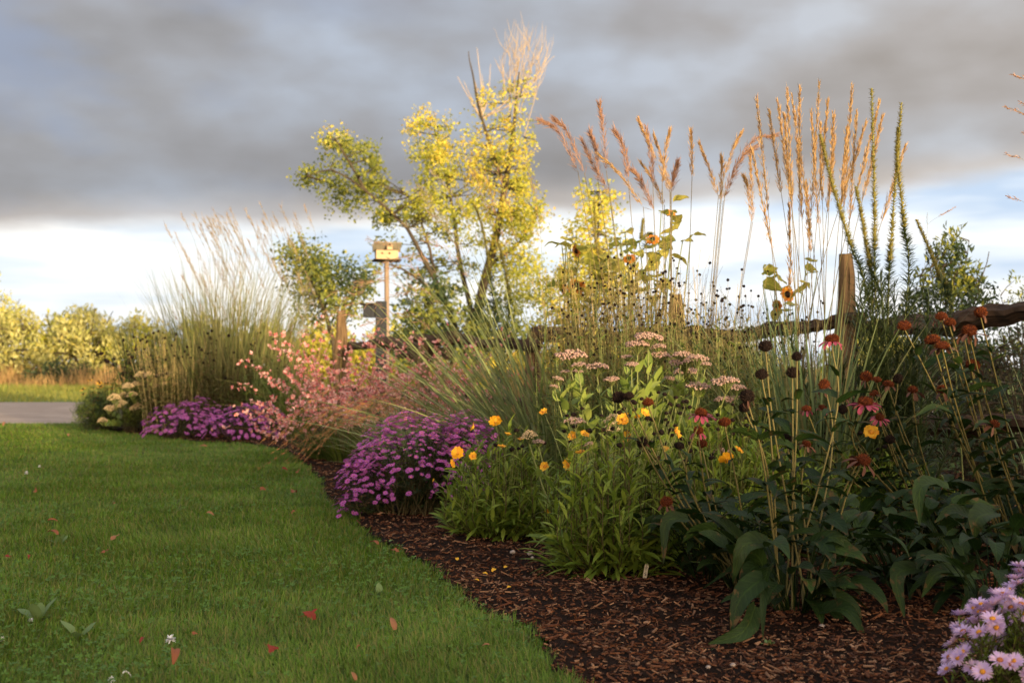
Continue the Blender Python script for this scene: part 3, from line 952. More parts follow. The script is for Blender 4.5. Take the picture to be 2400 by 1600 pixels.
WB = [(-24.6, 58, 2.0, 4.7, 'tallest pale green shrub at the far left edge beyond the drive', ('lime_leaf', 'willow')),
      (-21.6, 53, 2.2, 2.9, 'silvery yellow shrub just right of the tallest far shrub', ('willow', 'willow')),
      (-19.6, 54, 2.1, 2.75, 'pale silvery shrub in the middle of the far hedge row', ('willow', 'lime_leaf')),
      (-17.9, 52, 2.0, 2.95, 'pointed silvery shrub in the far row beyond the drive', ('willow', 'willow')),
      (-16.0, 53, 2.1, 2.55, 'rounded yellow green shrub in the far row next to the flower bed', ('lime_leaf', 'willow')),
      (-13.6, 54, 2.1, 2.5, 'far yellow green shrub half hidden by the tall left grass', ('lime_leaf', 'willow')),
      (-10.5, 53, 1.8, 2.3, 'far shrub seen through the tall left grass', ('lime_leaf', 'willow')),
      (-7.2, 48, 1.8, 2.1, 'far golden shrub behind the split fence post', ('yel_leaf', 'lime_leaf')),
      (-4.4, 46, 1.9, 2.0, 'far golden green shrub behind the dark nest box post', ('yel_leaf', 'lime_leaf')),
      (-.8, 46, 2.0, 2.0, 'far lime shrub behind the fence rail in the centre', ('lime_leaf', 'yel_leaf')),
      (2.6, 44, 1.9, 1.7, 'far yellow shrub right of the slim lit tree', ('lime_leaf', 'yel_leaf')),
      (7.2, 44, 2.1, 1.6, 'far pale shrub seen through the seed heads', ('lime_leaf', 'willow')),
      (13.0, 44, 2.4, 1.7, 'far pale shrub behind the right fence post', ('willow', 'lime_leaf'))]
for x, y, r, h, lab, ms in WB:
    shrub('shrub', lab, (x, y, 0), r, h * 1.12, 130, 34, .26, ms, asp=.45, up=.9, group='sunlit shrubs along the far field edge', twig_r=.02, crad=.42)
for x, y, r, h, lab in ((-22.2, 48.5, 1.3, .95, 'low dark green bush at the foot of the far shrub row, far left'), (-17.6, 48.8, 1.5, 1.05, 'low dark blue green bush under the silvery shrubs'), (-14.6, 49, 1.1, .85, 'small dark bush beside the tan grass near the flower bed')):
    shrub('bush', lab, (x, y, 0), r, h, 50, 26, .2, ('dark_leaf', 'dark_leaf'), asp=.5, up=.4, cat='bush', group='dark bushes below the far shrubs', twig_r=.015, crad=.3)
shrub('shrub', 'dark green bush with upright shoots behind the right fence rail', tuple(P(2225, 900, 11) * A(1, 1, 0)), .55, 1.95, 300, 26, .07, ('dark_leaf', 'dark_leaf', 'grn_leaf'), asp=.45, up=.8, crad=.10, twig_r=.005, ns=16)
shrub('shrub', 'small grey green bush at the right picture edge behind the fence', tuple(P(2400, 900, 12.5) * A(1, 1, 0)), .32, 1.75, 70, 22, .06, ('dark_leaf', 'grn_leaf'), asp=.45, up=.8, crad=.09, twig_r=.005)
for px_, Y, r, h, lab in ((2140, 8.6, .42, .98, 'brown withered brush behind the fence left of the coneflower heads'), (2275, 8.4, .42, 1.0, 'brown withered brush behind the fence rails under the dark bush'), (2405, 8.0, .42, 1.02, 'brown withered brush behind the fence at the right picture edge'), (1985, 9.2, .4, .8, 'dark withered brush behind the right fence post')):
    shrub('brush', lab, tuple(P(px_, 900, Y) * A(1, 1, 0)), r, h, 130, 24, .05, ('brush', 'brush', 'dark_leaf'), asp=.4, up=.3, cat='brush', group='withered brush behind the fence', crad=.10, twig_r=.004, ns=14)
for px_, Y, r, h, lab in ((1285, 13, .55, .95, 'pale straw mound of dry grass behind the fan of green blades'), (1060, 16, .8, .9, 'yellow green weeds behind the middle fence rail'), (760, 19, .9, .85, 'yellowed weeds behind the far split fence post'), (1500, 13, .7, .8, 'yellowed weeds behind the pale pink stonecrop')):
    o = grass_clump('weeds', lab, tuple(P(px_, 900, Y) * A(1, 1, 0)), r, 420, (h * .6, h * 1.15), .014, 'drygrass' if 'straw' in lab else 'field_blade', (.0, .35), (.2, .8), cat='weeds')

# shade: unseen hedge added behind the camera, skyline shaped to set the shadow edge
def shade_skyline(u): return np.interp(u, [-30, -6, 0, 2.6, 3.5, 4.1, 4.8, 7, 12, 30], [2.5, 2.5, 2.45, 2.22, 2.26, 2.6, 3.25, 3.4, 3.45, 3.45])
sd = A(SDIR.x, SDIR.y, 0) / math.hypot(SDIR.x, SDIR.y)
ud = A(-sd[1], sd[0], 0)
ht = thing('hedge', 'unseen dark hedge added behind the viewer to shade the garden', 'hedge', sd * 25.0)
mb, mbc = MB(), MB()
us = np.arange(-28, 28, .25)
for u in us:
    hh = float(shade_skyline(u)) - .16
    mb.box(sd * 25.3 + ud * u + A(0, 0, hh / 2 - .01), (.27, 1.0, hh), np.stack([ud, sd, A(0, 0, 1)], 1))
n = 5200
uu = U(-28, 28, n)
cs = sd * 25.0 + ud * uu[:, None] + sd * U(-.2, .8, n)[:, None] + A(0, 0, 1) * (shade_skyline(uu) * np.where(U(0, 1, n) < .6, U(.93, 1.0, n) + rng.normal(0, .012, n), U(.2, .95, n)))[:, None]
leaf_cloud(mbc, cs, .16, 12, .13, .6, .4)
part('core', mb, M['bark'], ht)
part('foliage', mbc, M['dark_leaf'], ht)

# ------------------------------------------------------------------ split rail fence
fence = thing('fence', 'weathered split rail fence running behind the flower bed', 'fence', (1.95, 7.2, 0))
POSTS = [(3.25, 3.5), (2.62, 5.35), (1.95, 7.2), (1.20, 9.05), (.18, 10.85), (-.92, 12.65), (-2.0, 14.5)]
for q, (x, y) in enumerate(POSTS):
    mb = MB()
    hgt = (1.46 if q in (0, 1, 2, 6) else 1.32 if q == 3 else 1.08) + .02 * math.sin(q * 2)
    d_ = A(.42, -.9, 0)
    pr_ = A(.9, .42, 0)
    for sgn, w, hh in ((-1, .052, hgt), (1, .048, hgt + .006)):
        z = np.linspace(-.05, 1, 12)
        C = A(x, y, 0) + pr_ * sgn * (.043 + .006 * np.sin(z * 7 + sgn))[:, None] + A(0, 0, 1) * (z * hh)[:, None] + rng.normal(0, .004, (12, 3))
        r_ = w * (1 + .08 * np.sin(z * 11 + q)); r_ *= .88; r_[-1] *= .45; r_[-2] *= .85; r_[-1] = w * .62; C[-4:] += pr_ * sgn * A(-.006, -.014, -.022, -.028)[:, None]
        mb.tubes(C, r_, 9, cap=True)
        W_ = mb.v[-19] if 0 else None
    for V in mb.v:
        if len(V) == 108:
            X_ = V.reshape(12, 9, 3); c_ = X_.mean(1, keepdims=True); X_[:] = c_ + (X_ - c_) * (U(.66, 1.22, (1, 9, 1)) + rng.normal(0, .10, (12, 9, 1)))
    part('post', mb, M['woodpost'], fence, smooth=False)
RY = [(1.03, .10), (.50, .09)]
for q in range(len(POSTS) - 1):
    (x0, y0), (x1, y1) = POSTS[q], POSTS[q + 1]
    for zi, (z, dz) in enumerate(RY):
        for dup in range(2 if zi == 0 else 1):
            e = .18
            a = A(x0, y0, z + U(-.03, .03) - dup * .12); c = A(x1, y1, z + U(-.03, .03) - dup * .12 )
            dv = unit(c - a); a = a - dv * e; c = c + dv * e
            off = A(dv[1], -dv[0], 0) * (.10 if (q + dup) % 2 else -.02)
            k = np.linspace(0, 1, 40)[:, None]
            if dup:
                k = k * .25 if q % 2 else .75 + k * .25
            C = a + (c - a) * k + off + A(0, 0, 1) * (.03 * np.sin(k * 5 + q)) + rng.normal(0, .004, (40, 3)) + .012 * np.sin(np.arange(40)[:, None] * A(.5, .31, .43) + q)
            mb = MB(); rr = (.050 if zi == 0 else .042) * (1 + .16 * np.sin(np.linspace(0, 9, 40) + q * 2 + zi)); rr[0] *= .6; rr[-1] *= .6
            mb.tubes(C, rr, 9, cap=True)
            X_ = mb.v[0].reshape(40, 9, 3); c_ = X_.mean(1, keepdims=True); X_[:] = c_ + (X_ - c_) * (U(.6, 1.25, (1, 9, 1)) + .13 * np.sin(np.arange(40)[:, None, None] * .3 + U(0, 6, (1, 9, 1))) + rng.normal(0, .07, (40, 9, 1)))
            part('rail', mb, M['wood'], fence, smooth=False)

# ------------------------------------------------------------------ birdhouse on its pole
BY = 18.0
bp = P(906, 612, BY)
bh = thing('birdhouse', 'wooden birdhouse with gable roof and dormer on a tall grey pole', 'birdhouse', (bp[0], bp[1], 0))
ca, sa = math.cos(.2), math.sin(.2)
R2 = np.array([[ca, -sa, 0], [sa, ca, 0], [0, 0, 1.0]])
loc = lambda x, y, z: bp + R2 @ A(x, y, z)
mb = MB(); mb.tubes(np.array([[bp[0], bp[1], -.02], [bp[0] + .01, bp[1], 1.2], [bp[0], bp[1], bp[2]]]), .035, 8); part('pole', mb, M['pole'], bh)
mb = MB(); mb.box(loc(0, 0, .008), (.40, .34, .022), R2); part('platform', mb, M['bh_dark'], bh)
mb = MB(); mb.box(loc(.0, 0, .085), (.32, .22, .13), R2)
gv = np.array([loc(sx_, y_, z_) for sx_ in (-.158, .158) for y_, z_ in ((-.11, .15), (.11, .15), (0, .235))])
mb.add(gv, T=[(0, 1, 2), (3, 5, 4)]); wall = part('wall', mb, M['bh_wall'], bh, smooth=False)
for hx in (-.075, .03):
    mb = MB(); c = loc(hx, -.112, .105); mb.tubes(np.array([c - R2 @ A(0, .004, 0), c + R2 @ A(0, .01, 0)]), .014, 12, cap=True); part('entrance_hole', mb, M['bh_dark'], wall)
mb = MB()
for sg in (-1, 1):
    an = math.atan2(.105, .15)
    Rx = np.array([[1, 0, 0], [0, math.cos(an), sg * -math.sin(an)], [0, sg * math.sin(an), math.cos(an)]])
    mb.box(loc(0, sg * .085, .20), (.40, .205, .014), R2 @ Rx)
roof = part('roof', mb, M['bh_roof'], bh, smooth=False)
mb = MB(); mb.box(loc(.03, -.12, .185), (.075, .10, .06), R2)
gv = np.array([loc(.03 + x_, y_, z_) for y_ in (-.17, -.03) for x_, z_ in ((-.05, .21), (.05, .21), (0, .262))])
mb.add(gv, [(0, 2, 5, 3), (1, 4, 5, 2)], [(0, 1, 2)]); dorm = part('dormer', mb, M['bh_wall'], bh, smooth=False)
mb = MB(); c = loc(.03, -.172, .226); mb.tubes(np.array([c - R2 @ A(0, .004, 0), c + R2 @ A(0, .01, 0)]), .017, 10, cap=True); part('entrance_hole', mb, M['bh_dark'], dorm)
# lower dark nest box on a thick post
NY = 15.5
npos = P(893, 862, NY)
nb_ = thing('nest_box', 'dark grey nest box fixed to a thick dark post near the fence', 'nest box', (npos[0], npos[1], 0))
ztop = P(893, 706, NY)[2]
mb = MB(); mb.box((npos[0], npos[1], ztop / 2 - .02), (.13, .11, ztop + .04)); part('post', mb, M['shaded_dkpost'], nb_, smooth=False)
c = P(868, 730, NY)
mb = MB(); mb.box((c[0] - .01, npos[1] - .02, c[2]), (.14, .16, .15)); part('box', mb, M['shaded_dkpost'], nb_, smooth=False)
mb = MB(); mb.box((c[0] - .02, npos[1] - .03, c[2] + .09), (.20, .22, .02)); part('roof', mb, M['bh_dark'], nb_, smooth=False)
c = P(872, 792, NY)
mb = MB(); mb.box((c[0], npos[1] - .01, c[2]), (.07, .06, .12)); part('panel', mb, M['pole'], nb_, 'small pale panel below the box', smooth=False)

# ------------------------------------------------------------------ flower templates
m_purple = [daisy(20, .0155, .0034, 1.25, .25, .0042, .002, [M['purple'], M['maroon']]), daisy(18, .0145, .0032, 1.0, .3, .0042, .002, [M['purple'], M['gold']])]
m_purple.append(daisy(16, .011, .003, .45, .2, .004, .002, [M['purple'], M['maroon']]))
m_purple_far = [daisy(14, .017, .0050, 1.2, .3, .0042, .002, [M['purple'], M['maroon']], K=3)]
m_lilac = [daisy(26, .0165, .0032, 1.2, .3, .0055, .003, [M['lilac'], M['gold']], layers=2), daisy(24, .0155, .0032, 1.05, .5, .006, .003, [M['lilac'], M['rust']], layers=2)]
m_core = [daisy(10, .018, .0118, 1.15, .35, .007, .003, [M['yellow'], M['gold']], K=5, wav=.25, layers=2), daisy(9, .016, .0105, .9, .4, .007, .002, [M['yellow'], M['gold']], K=5, wav=.3), daisy(8, .016, .0115, 1.4, .7, .0085, .003, [M['yellow'], M['rust']], K=5, wav=.25)]
m_rud = [daisy(12, .022, .008, 1.3, .5, .009, .004, [M['yellow'], M['cone_bk']])]
m_sun = daisy(17, .040, .017, 1.25, .5, .026, .004, [M['sun_pet'], M['cone_bk']], K=5, layers=2, wav=.2)
m_seed = seedball(.0075, M['cone_bk'], spikes=16)
m_seed_s = seedball(.0065, M['cone_bk'], spikes=10)
m_corseed = seedball(.0098, M['cone_bk'], spikes=22, sq=.75)
EY = np.eye(3)

# ------------------------------------------------------------------ asters
mid = G(972, 1212)
aster('big dark purple aster mound at the lawn edge beside the leafy yellow coreopsis', mid, [(.0, 0, .40, .36, .535), (-.26, -.04, .17, .20, .36), (-.33, -.12, .08, .10, .13), (.27, .05, .24, .25, .53)], 1350, m_purple, .007,
      'purple asters', nst=120, nl=60, leafL=.036, scale=(.7, 1.0), low=.2, topb=.6)
b1 = G(420, 1030)
aster('bright purple aster cushion at the left end of the bed', b1, [(0, 0, .42, .35, .40), (.18, .1, .36, .3, .44)], 330, m_purple_far, .007, 'purple asters', nst=45, scale=(1.2, 1.6), nl=30, leafL=.035)
b2 = G(556, 1034)
aster('bright purple aster cushion touching the pink gaura', b2, [(0, 0, .42, .35, .38), (.22, .05, .32, .3, .42)], 320, m_purple_far, .007, 'purple asters', nst=45, scale=(1.2, 1.6), nl=30, leafL=.035)
b3 = G(2345, 1650)
aster('pale lilac aster with yellow centres in the lower right corner', b3, [(.02, .0, .165, .16, .25), (.12, .08, .12, .14, .31)], 135, m_lilac, .006, None, nst=50, low=.3, scale=(1.05, 1.35), leaf='cor_leaf', nl=26, leafL=.035)
b4 = P(1270, 862, 7.2) * A(1, 1, 0)
aster('small purple aster peeping out behind the coreopsis', b4 + A(.16, .2, 0), [(0, 0, .22, .2, .42)], 60, m_purple, .005, 'purple asters', nst=20, nl=24)

# ------------------------------------------------------------------ coreopsis mounds
def coreopsis(label, base, rx, ry, h, nst, flowers, seeds, per=16, L=.10):
    nst = int(nst * 1.3); h = h * 1.2; rx = rx * 1.12
    t = thing('coreopsis', label, 'coreopsis', base, 'coreopsis clumps in the bed')
    base = A(*base)
    a, r = U(0, 6.3, nst), np.sqrt(U(0, 1, nst))
    tips = base + np.c_[np.cos(a) * r * rx, np.sin(a) * r * ry, h * (1 - .5 * r ** 2.4) * U(.78, 1.06, nst)]
    cs = []
    for q, tp_ in enumerate(tips):
        b0 = base + A(math.cos(a[q]) * r[q] * rx * .35, math.sin(a[q]) * r[q] * ry * .35, 0)
        cs.append(crv([b0, b0 * .5 + tp_ * .5 + A(math.cos(a[q]), math.sin(a[q]), -.25) * .10 * r[q], tp_], 8))
    ms, ml = MB(), MB()
    for c in cs: ms.tubes(c, np.linspace(.0025, .0012, 8), 3)
    stem_leaves(ml, cs, .05, 1.0, per, L, L * .19, lean=(.25, 1.1), droop=(.1, .9), prof='obov', K=5, fold=.25, taper=.25)
    # tufts of longer leaves round the skirt
    m = nst * 3
    aa = U(0, 6.3, m); rr = U(.4, 1, m)
    bs = base + np.c_[np.cos(aa) * rx * rr * .8, np.sin(aa) * ry * rr * .8, U(.02, .5, m) * h * (1.1 - .75 * rr)]
    leaves(ml, bs, aa + rng.normal(0, .6, m), U(.5, 1.5, m), U(.3, 1.1, m), L * U(.9, 1.6, m), L * .18, 6, 'obov', .25, rng.normal(0, .4, m))
    part('stalks', ms, M['stem_dk'], t, kind='stuff')
    part('foliage', ml, M['cor_leaf'], t, kind='stuff')
    for (px_, py_, Y, face, mi, sc) in flowers:
        hd = P(px_, py_, Y)
        b0 = base + (hd - base) * A(.55, .55, 0) + A(0, 0, min(h * .5, hd[2] * .5))
        stem_part(t, crv([b0, b0 * .4 + hd * .6 + A(rng.normal(0, .01), 0, .01), hd], 8), .0016, .0011, 'stem_g', sides=3)
        placed('flower', m_core[mi], t, hd, frames(A(*face)[None], U(0, 6, 1), A(sc))[0])
    for hd in seeds:
        b0 = base + (hd - base) * A(.6, .6, 0) + A(0, 0, min(h * .5, hd[2] * .5))
        stem_part(t, crv([b0, b0 * .4 + hd * .6, hd], 6), .0013, .0009, 'stem_g', sides=3)
        placed('seed_head', m_corseed, t, hd, frames(A(rng.normal(0, .3), rng.normal(0, .3), 1)[None], U(0, 6, 1), U(.8, 1.25, 1))[0])
    return t


def seeds_px(n, x0, x1, y0, y1, Y0, Y1):
    return [P(U(x0, x1), U(y0, y1), U(Y0, Y1)) for _ in range(n)]


f1 = [(1161, 988, 5.3, (-.1, .75, .5), 0, 1.25), (1110, 1001, 5.4, (-.9, -.1, .3), 1, 1.2), (1073, 1062, 5.1, (-.35, .8, .25), 0, 1.25), (1064, 1084, 5.2, (-.6, .3, -.2), 1, 1.1), (1110, 1069, 5.2, (-.3, -.8, .3), 1, 1.0),
      (1190, 1018, 5.5, (.2, -.1, 1), 1, 1.0), (1220, 1027, 5.6, (0, -.2, 1), 2, .9), (1176, 1047, 5.2, (.1, -.2, .9), 1, 1.0), (1277, 1093, 4.9, (-.5, -.7, .4), 1, 1.1), (1017, 1125, 5.2, (-.8, -.3, .4), 1, .45), (1285, 1195, 4.8, (-.2, -.6, -.7), 1, .8)]
coreopsis('left leafy coreopsis mound with yellow blooms leaning over the purple aster', G(1180, 1268), .235, .24, .42, 95, f1, seeds_px(8, 1150, 1290, 1000, 1080, 5.1, 5.5), per=14)
f2 = [(1275, 966, 5.0, (-.3, -.5, .6), 1, 1.0), (1343, 1021, 4.9, (-.6, -.6, .3), 1, 1.1), (1370, 1018, 4.9, (.2, -.5, .8), 1, 1.1), (1332, 1087, 4.6, (-.7, -.5, 0), 1, 1.2), (1462, 984, 4.9, (-.2, -.6, .6), 0, 1.35), (1486, 976, 5.0, (.4, .3, .8), 0, 1.2), (1510, 969, 5.0, (.5, -.5, .6), 1, 1.3),
      (1472, 1023, 4.8, (-.8, -.4, .2), 1, 1.4), (1584, 1014, 4.9, (.8, -.4, .3), 1, 1.4), (1360, 1061, 4.7, (-.2, -.2, .9), 1, 1.1)]
coreopsis('middle coreopsis mound with seed heads above the wooden plant tag', G(1432, 1350), .245, .24, .47, 100, f2, seeds_px(64, 1320, 1620, 915, 1085, 4.55, 5.2), per=14)
f3 = [(1703, 1076, 4.7, (-.2, .6, .7), 0, 1.4), (1730, 1055, 4.9, (.5, -.3, .6), 1, 1.2), (1773, 1031, 5.0, (.2, -.3, .9), 1, 1.0), (2042, 1013, 5.0, (-.2, -.8, .5), 0, 1.4), (1832, 1036, 5.1, (0, 0, 1), 1, .9), (1560, 1052, 5.0, (-.1, -.6, .6), 1, .8)]
coreopsis('right coreopsis mound growing in between the coneflower stems', P(1700, 862, 5.3) * A(1, 1, 0), .44, .36, .47, 130, f3, seeds_px(40, 1540, 1800, 940, 1080, 4.8, 5.4))
coreopsis('far right coreopsis patch behind the coneflower stems', P(1960, 862, 5.7) * A(1, 1, 0), .48, .34, .40, 100, [], seeds_px(12, 1820, 2080, 980, 1060, 5.3, 5.7))

# ------------------------------------------------------------------ coneflowers
def cone_mesh(dark):
    mb = MB()
    r = .0185 if not dark else .019
    add_ball(mb, r, .78 if not dark else .95, 12, 7, jit=.03)
    n = 230
    k = np.arange(n) + .5
    ph = np.arccos(1 - 1.55 * k / n); th = PI * (1 + 5 ** .5) * k
    d_ = np.c_[np.cos(th) * np.sin(ph), np.sin(th) * np.sin(ph), np.cos(ph)]
    dd = unit(d_ + A(0, 0, .35) + rng.normal(0, .12 if not dark else .35, d_.shape))
    tv = A([-.0013, -.0008, 0], [.0013, -.0008, 0], [0, .0015, 0], [0, 0, .0075 if not dark else .0085]).reshape(-1, 3)
    mb.inst(tv, frames(dd, U(0, 6, n), U(.7, 1.25, n)), d_ * A(1, 1, .78 if not dark else .95) * r * .95, T=[(0, 1, 3), (1, 2, 3), (2, 0, 3)])
    return mb.mesh('cone_mesh', M['cone_bk' if dark else 'cone_or'], smooth=False)


def petal_mesh(n, lean, droop, L, W, mat, gap=0.0, jl=.15):
    mb = MB()
    a = np.arange(n) / n * 2 * PI + rng.normal(0, .15, n)
    keep_ = U(0, 1, n) >= gap
    a = a[keep_]; n = len(a)
    leaves(mb, np.c_[np.cos(a) * .015, np.sin(a) * .015, np.full(n, -.007)], a, lean + rng.normal(0, jl, n), droop * U(.6, 1.3, n), L * U(.75, 1.15, n), W * U(.8, 1.15, n), 6, 'petal', .25, rng.normal(0, .3, n), wav=.15)
    return mb.mesh('petal_mesh', M[mat])


cones = {'or': [cone_mesh(False) for _ in range(4)], 'bk': [cone_mesh(True) for _ in range(4)]}
pets = {'full': [petal_mesh(13, 1.55, .75, .040, .0125, 'pet_pink', .05) for _ in range(3)], 'few': [petal_mesh(12, 1.9, .7, .034, .010, 'pet_pink', .35, .3) for _ in range(4)],
        'dry': [petal_mesh(12, 1.8, 1.3, .030, .008, 'pet_dry', g_, .4) for g_ in (.2, .4, .5, .6)], 'pale': [petal_mesh(9, 1.75, .7, .046, .014, 'pet_dry', .25, .4) for _ in range(3)], 'shed': [petal_mesh(6, 2.2, 1.0, .022, .006, 'pet_dry', .3, .4) for _ in range(3)]}


def coneflower(label, base, heads, nl=26, L=.15, lowL=.2, spread=.22, big=()):
    t = thing('coneflower', label, 'coneflower', base, 'coneflower clumps in the bed')
    base = A(*base)
    curves = []
    for (px_, py_, Y, kind, pet, via, nrm, sc) in heads:
        hd = P(px_, py_, Y)
        pts = [base + A(U(-.07, .07), U(-.06, .06), 0)]
        if via:
            f = (862 + 2262 / base[1] - via[1]) / (862 + 2262 / base[1] - py_)
            pts.append(P(via[0], via[1], base[1] + (Y - base[1]) * f))
        else:
            pts.append(pts[0] * .5 + hd * .5 + A((hd[0] - pts[0][0]) * -.12, 0, .02))
        pts.append(hd - A(*nrm) * .012)
        C = crv(pts, 12)
        curves.append(C)
        stem_part(t, C, .0036, .0027, 'cone_stem', sides=5)
        Mx = frames(A(*nrm)[None], U(0, 6, 1), A(sc * U(.88, 1.12)))[0] @ np.diag([1, U(.9, 1.1), U(.8, 1.25)])
        h_ = placed('flower_head', random.choice(cones[kind]), t, hd, Mx)
        if pet:
            o = bpy.data.objects.new('petal_ring', random.choice(pets[pet])); COL.objects.link(o); o.parent = h_
    ml = MB()
    stem_leaves(ml, curves, .20, .78, 8, L, L * .26, lean=(.6, 1.2), droop=(.6, 1.7), prof='ovate', K=8, fold=.28, taper=.35, wav=.10)
    n = nl * 2
    lowL = lowL * .8
    a = U(0, 6.3, n)
    pet_l = U(.06, .36, n)
    C, D, S, N = arcs(base + np.c_[np.cos(a) * .04, np.sin(a) * .04, np.zeros(n)], a, U(.1, .7, n), U(.5, 1.1, n), pet_l, 5)
    ml.tubes(C, .0022, 3)
    tp_ = C[:, -1]
    leaves(ml, tp_, a + rng.normal(0, .4, n), U(.6, 1.5, n), U(.5, 1.5, n), lowL * U(.5, 1.1, n), lowL * .30, 9, 'ovate', .35, rng.normal(0, .4, n), wav=.12)
    for (pa, pm, pb, W, Yo) in big:
        pts = crv([P(*pa), P(*pm), P(*pb)], 9)
        T = unit(np.gradient(pts, axis=0))
        sd_ = unit(np.cross(T, A(U(-.5, .5), -1, U(.3, 1.1)) + 0 * T))
        w = PROF['ovate'](np.linspace(0, 1, 9))[:, None] * W * .62 / 2
        nn = np.cross(sd_, T)
        wv = .12 * np.sin(np.arange(9) * 1.9 + U(0, 6))[:, None]
        ml.ribbons(pts[None], (sd_ * w)[None], (nn * w * (Yo + .3 + wv))[None])
    part('foliage', ml, M['cone_leaf'], t, kind='stuff')
    return t


up_ = (0, -.1, 1)
coneflower('leaning coneflower clump with black heads beside the wooden plant tag', G(1742, 1385), [
    (1450, 932, 4.35, 'bk', None, (1560, 1140), (-.45, 0, .9), 1.0), (1474, 928, 4.3, 'bk', None, (1580, 1150), (-.1, 0, 1), .85), (1519, 943, 4.35, 'or', 'shed', (1600, 1160), (-.1, -.05, 1), 1.0),
    (1643, 968, 4.2, 'or', 'full', (1612, 1130), (.05, -.15, 1), .98), (1637, 1009, 4.3, 'or', 'few', (1660, 1180), (.1, -.1, 1), .9), (1698, 990, 4.3, 'or', 'shed', (1735, 1180), (-.1, 0, 1), 1.0),
    (1562, 1176, 4.1, 'or', 'dry', (1640, 1270), (-.25, -.3, .8), .95), (1505, 1036, 4.6, 'bk', 'dry', (1600, 1180), (-.4, -.3, .7), .9), (1592, 1045, 4.5, 'bk', None, (1640, 1190), (.1, -.1, 1), .85), (1645, 1040, 4.5, 'or', None, (1680, 1200), (0, 0, 1), .8)],
    nl=30, L=.14, lowL=.19, big=[((1612, 1215, 4.0), (1560, 1225, 3.95), (1555, 1320, 3.9), .07, .3), ((1760, 1290, 4.1), (1715, 1330, 4.0), (1645, 1380, 3.95), .03, .3)])
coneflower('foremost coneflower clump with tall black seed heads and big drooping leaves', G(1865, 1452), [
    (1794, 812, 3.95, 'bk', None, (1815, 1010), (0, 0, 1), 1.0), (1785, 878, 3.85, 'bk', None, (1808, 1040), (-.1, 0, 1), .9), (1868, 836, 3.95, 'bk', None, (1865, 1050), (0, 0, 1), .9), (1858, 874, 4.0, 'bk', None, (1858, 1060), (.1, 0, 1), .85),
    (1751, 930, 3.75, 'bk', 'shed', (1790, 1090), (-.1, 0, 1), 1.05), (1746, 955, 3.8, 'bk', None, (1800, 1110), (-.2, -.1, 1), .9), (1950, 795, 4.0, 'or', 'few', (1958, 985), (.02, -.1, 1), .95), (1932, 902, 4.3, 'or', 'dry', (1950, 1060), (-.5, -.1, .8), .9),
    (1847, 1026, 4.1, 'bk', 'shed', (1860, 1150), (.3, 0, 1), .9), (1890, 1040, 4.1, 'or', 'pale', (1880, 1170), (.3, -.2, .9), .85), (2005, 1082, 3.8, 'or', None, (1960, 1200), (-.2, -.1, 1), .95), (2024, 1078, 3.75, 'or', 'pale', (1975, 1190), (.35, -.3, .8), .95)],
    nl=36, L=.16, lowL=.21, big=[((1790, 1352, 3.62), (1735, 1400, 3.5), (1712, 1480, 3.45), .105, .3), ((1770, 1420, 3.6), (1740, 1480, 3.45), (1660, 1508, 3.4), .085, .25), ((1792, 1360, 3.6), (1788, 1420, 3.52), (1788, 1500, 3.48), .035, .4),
                                 ((1800, 1270, 3.7), (1740, 1280, 3.6), (1717, 1365, 3.6), .09, .3), ((1930, 1385, 3.75), (1970, 1370, 3.6), (2012, 1378, 3.55), .075, .3), ((1900, 1270, 3.7), (1960, 1260, 3.6), (2020, 1310, 3.6), .06, .3), ((1920, 1430, 3.7), (1985, 1430, 3.55), (2030, 1500, 3.5), .075, .3)])
coneflower('middle coneflower clump with magenta and orange heads by the fence post', G(2215, 1292), [
    (1890, 958, 4.9, 'or', 'few', (1960, 1090), (-.1, -.1, 1), .95), (1980, 932, 5.0, 'or', 'dry', (2030, 1060), (-.2, -.1, 1), 1.0), (2030, 884, 5.1, 'or', 'dry', (2080, 1020), (-.1, -.1, 1), 1.25), (2055, 890, 5.2, 'or', None, (2100, 1040), (.1, 0, 1), .9),
    (2028, 942, 4.8, 'or', 'full', (2010, 1060), (0, -.2, 1), 1.2), (1928, 955, 5.0, 'or', 'few', (1990, 1090), (.3, -.1, .9), .8), (2048, 922, 5.0, 'or', 'dry', (2110, 1060), (-.3, 0, 1), .95), (2082, 900, 5.1, 'or', 'dry', (2130, 1040), (.1, -.1, 1), .95),
    (2104, 888, 5.2, 'bk', None, (2110, 1010), (0, 0, 1), .85), (2139, 914, 5.0, 'or', 'pale', (2160, 1060), (.1, -.1, 1), .95), (2062, 978, 4.9, 'or', 'full', (2110, 1110), (.1, -.4, .8), .75), (1975, 960, 5.1, 'bk', None, (2040, 1090), (0, 0, 1), .8), (2086, 1030, 4.9, 'bk', None, (2120, 1130), (.1, 0, 1), .8)],
    nl=40, L=.15, lowL=.2)
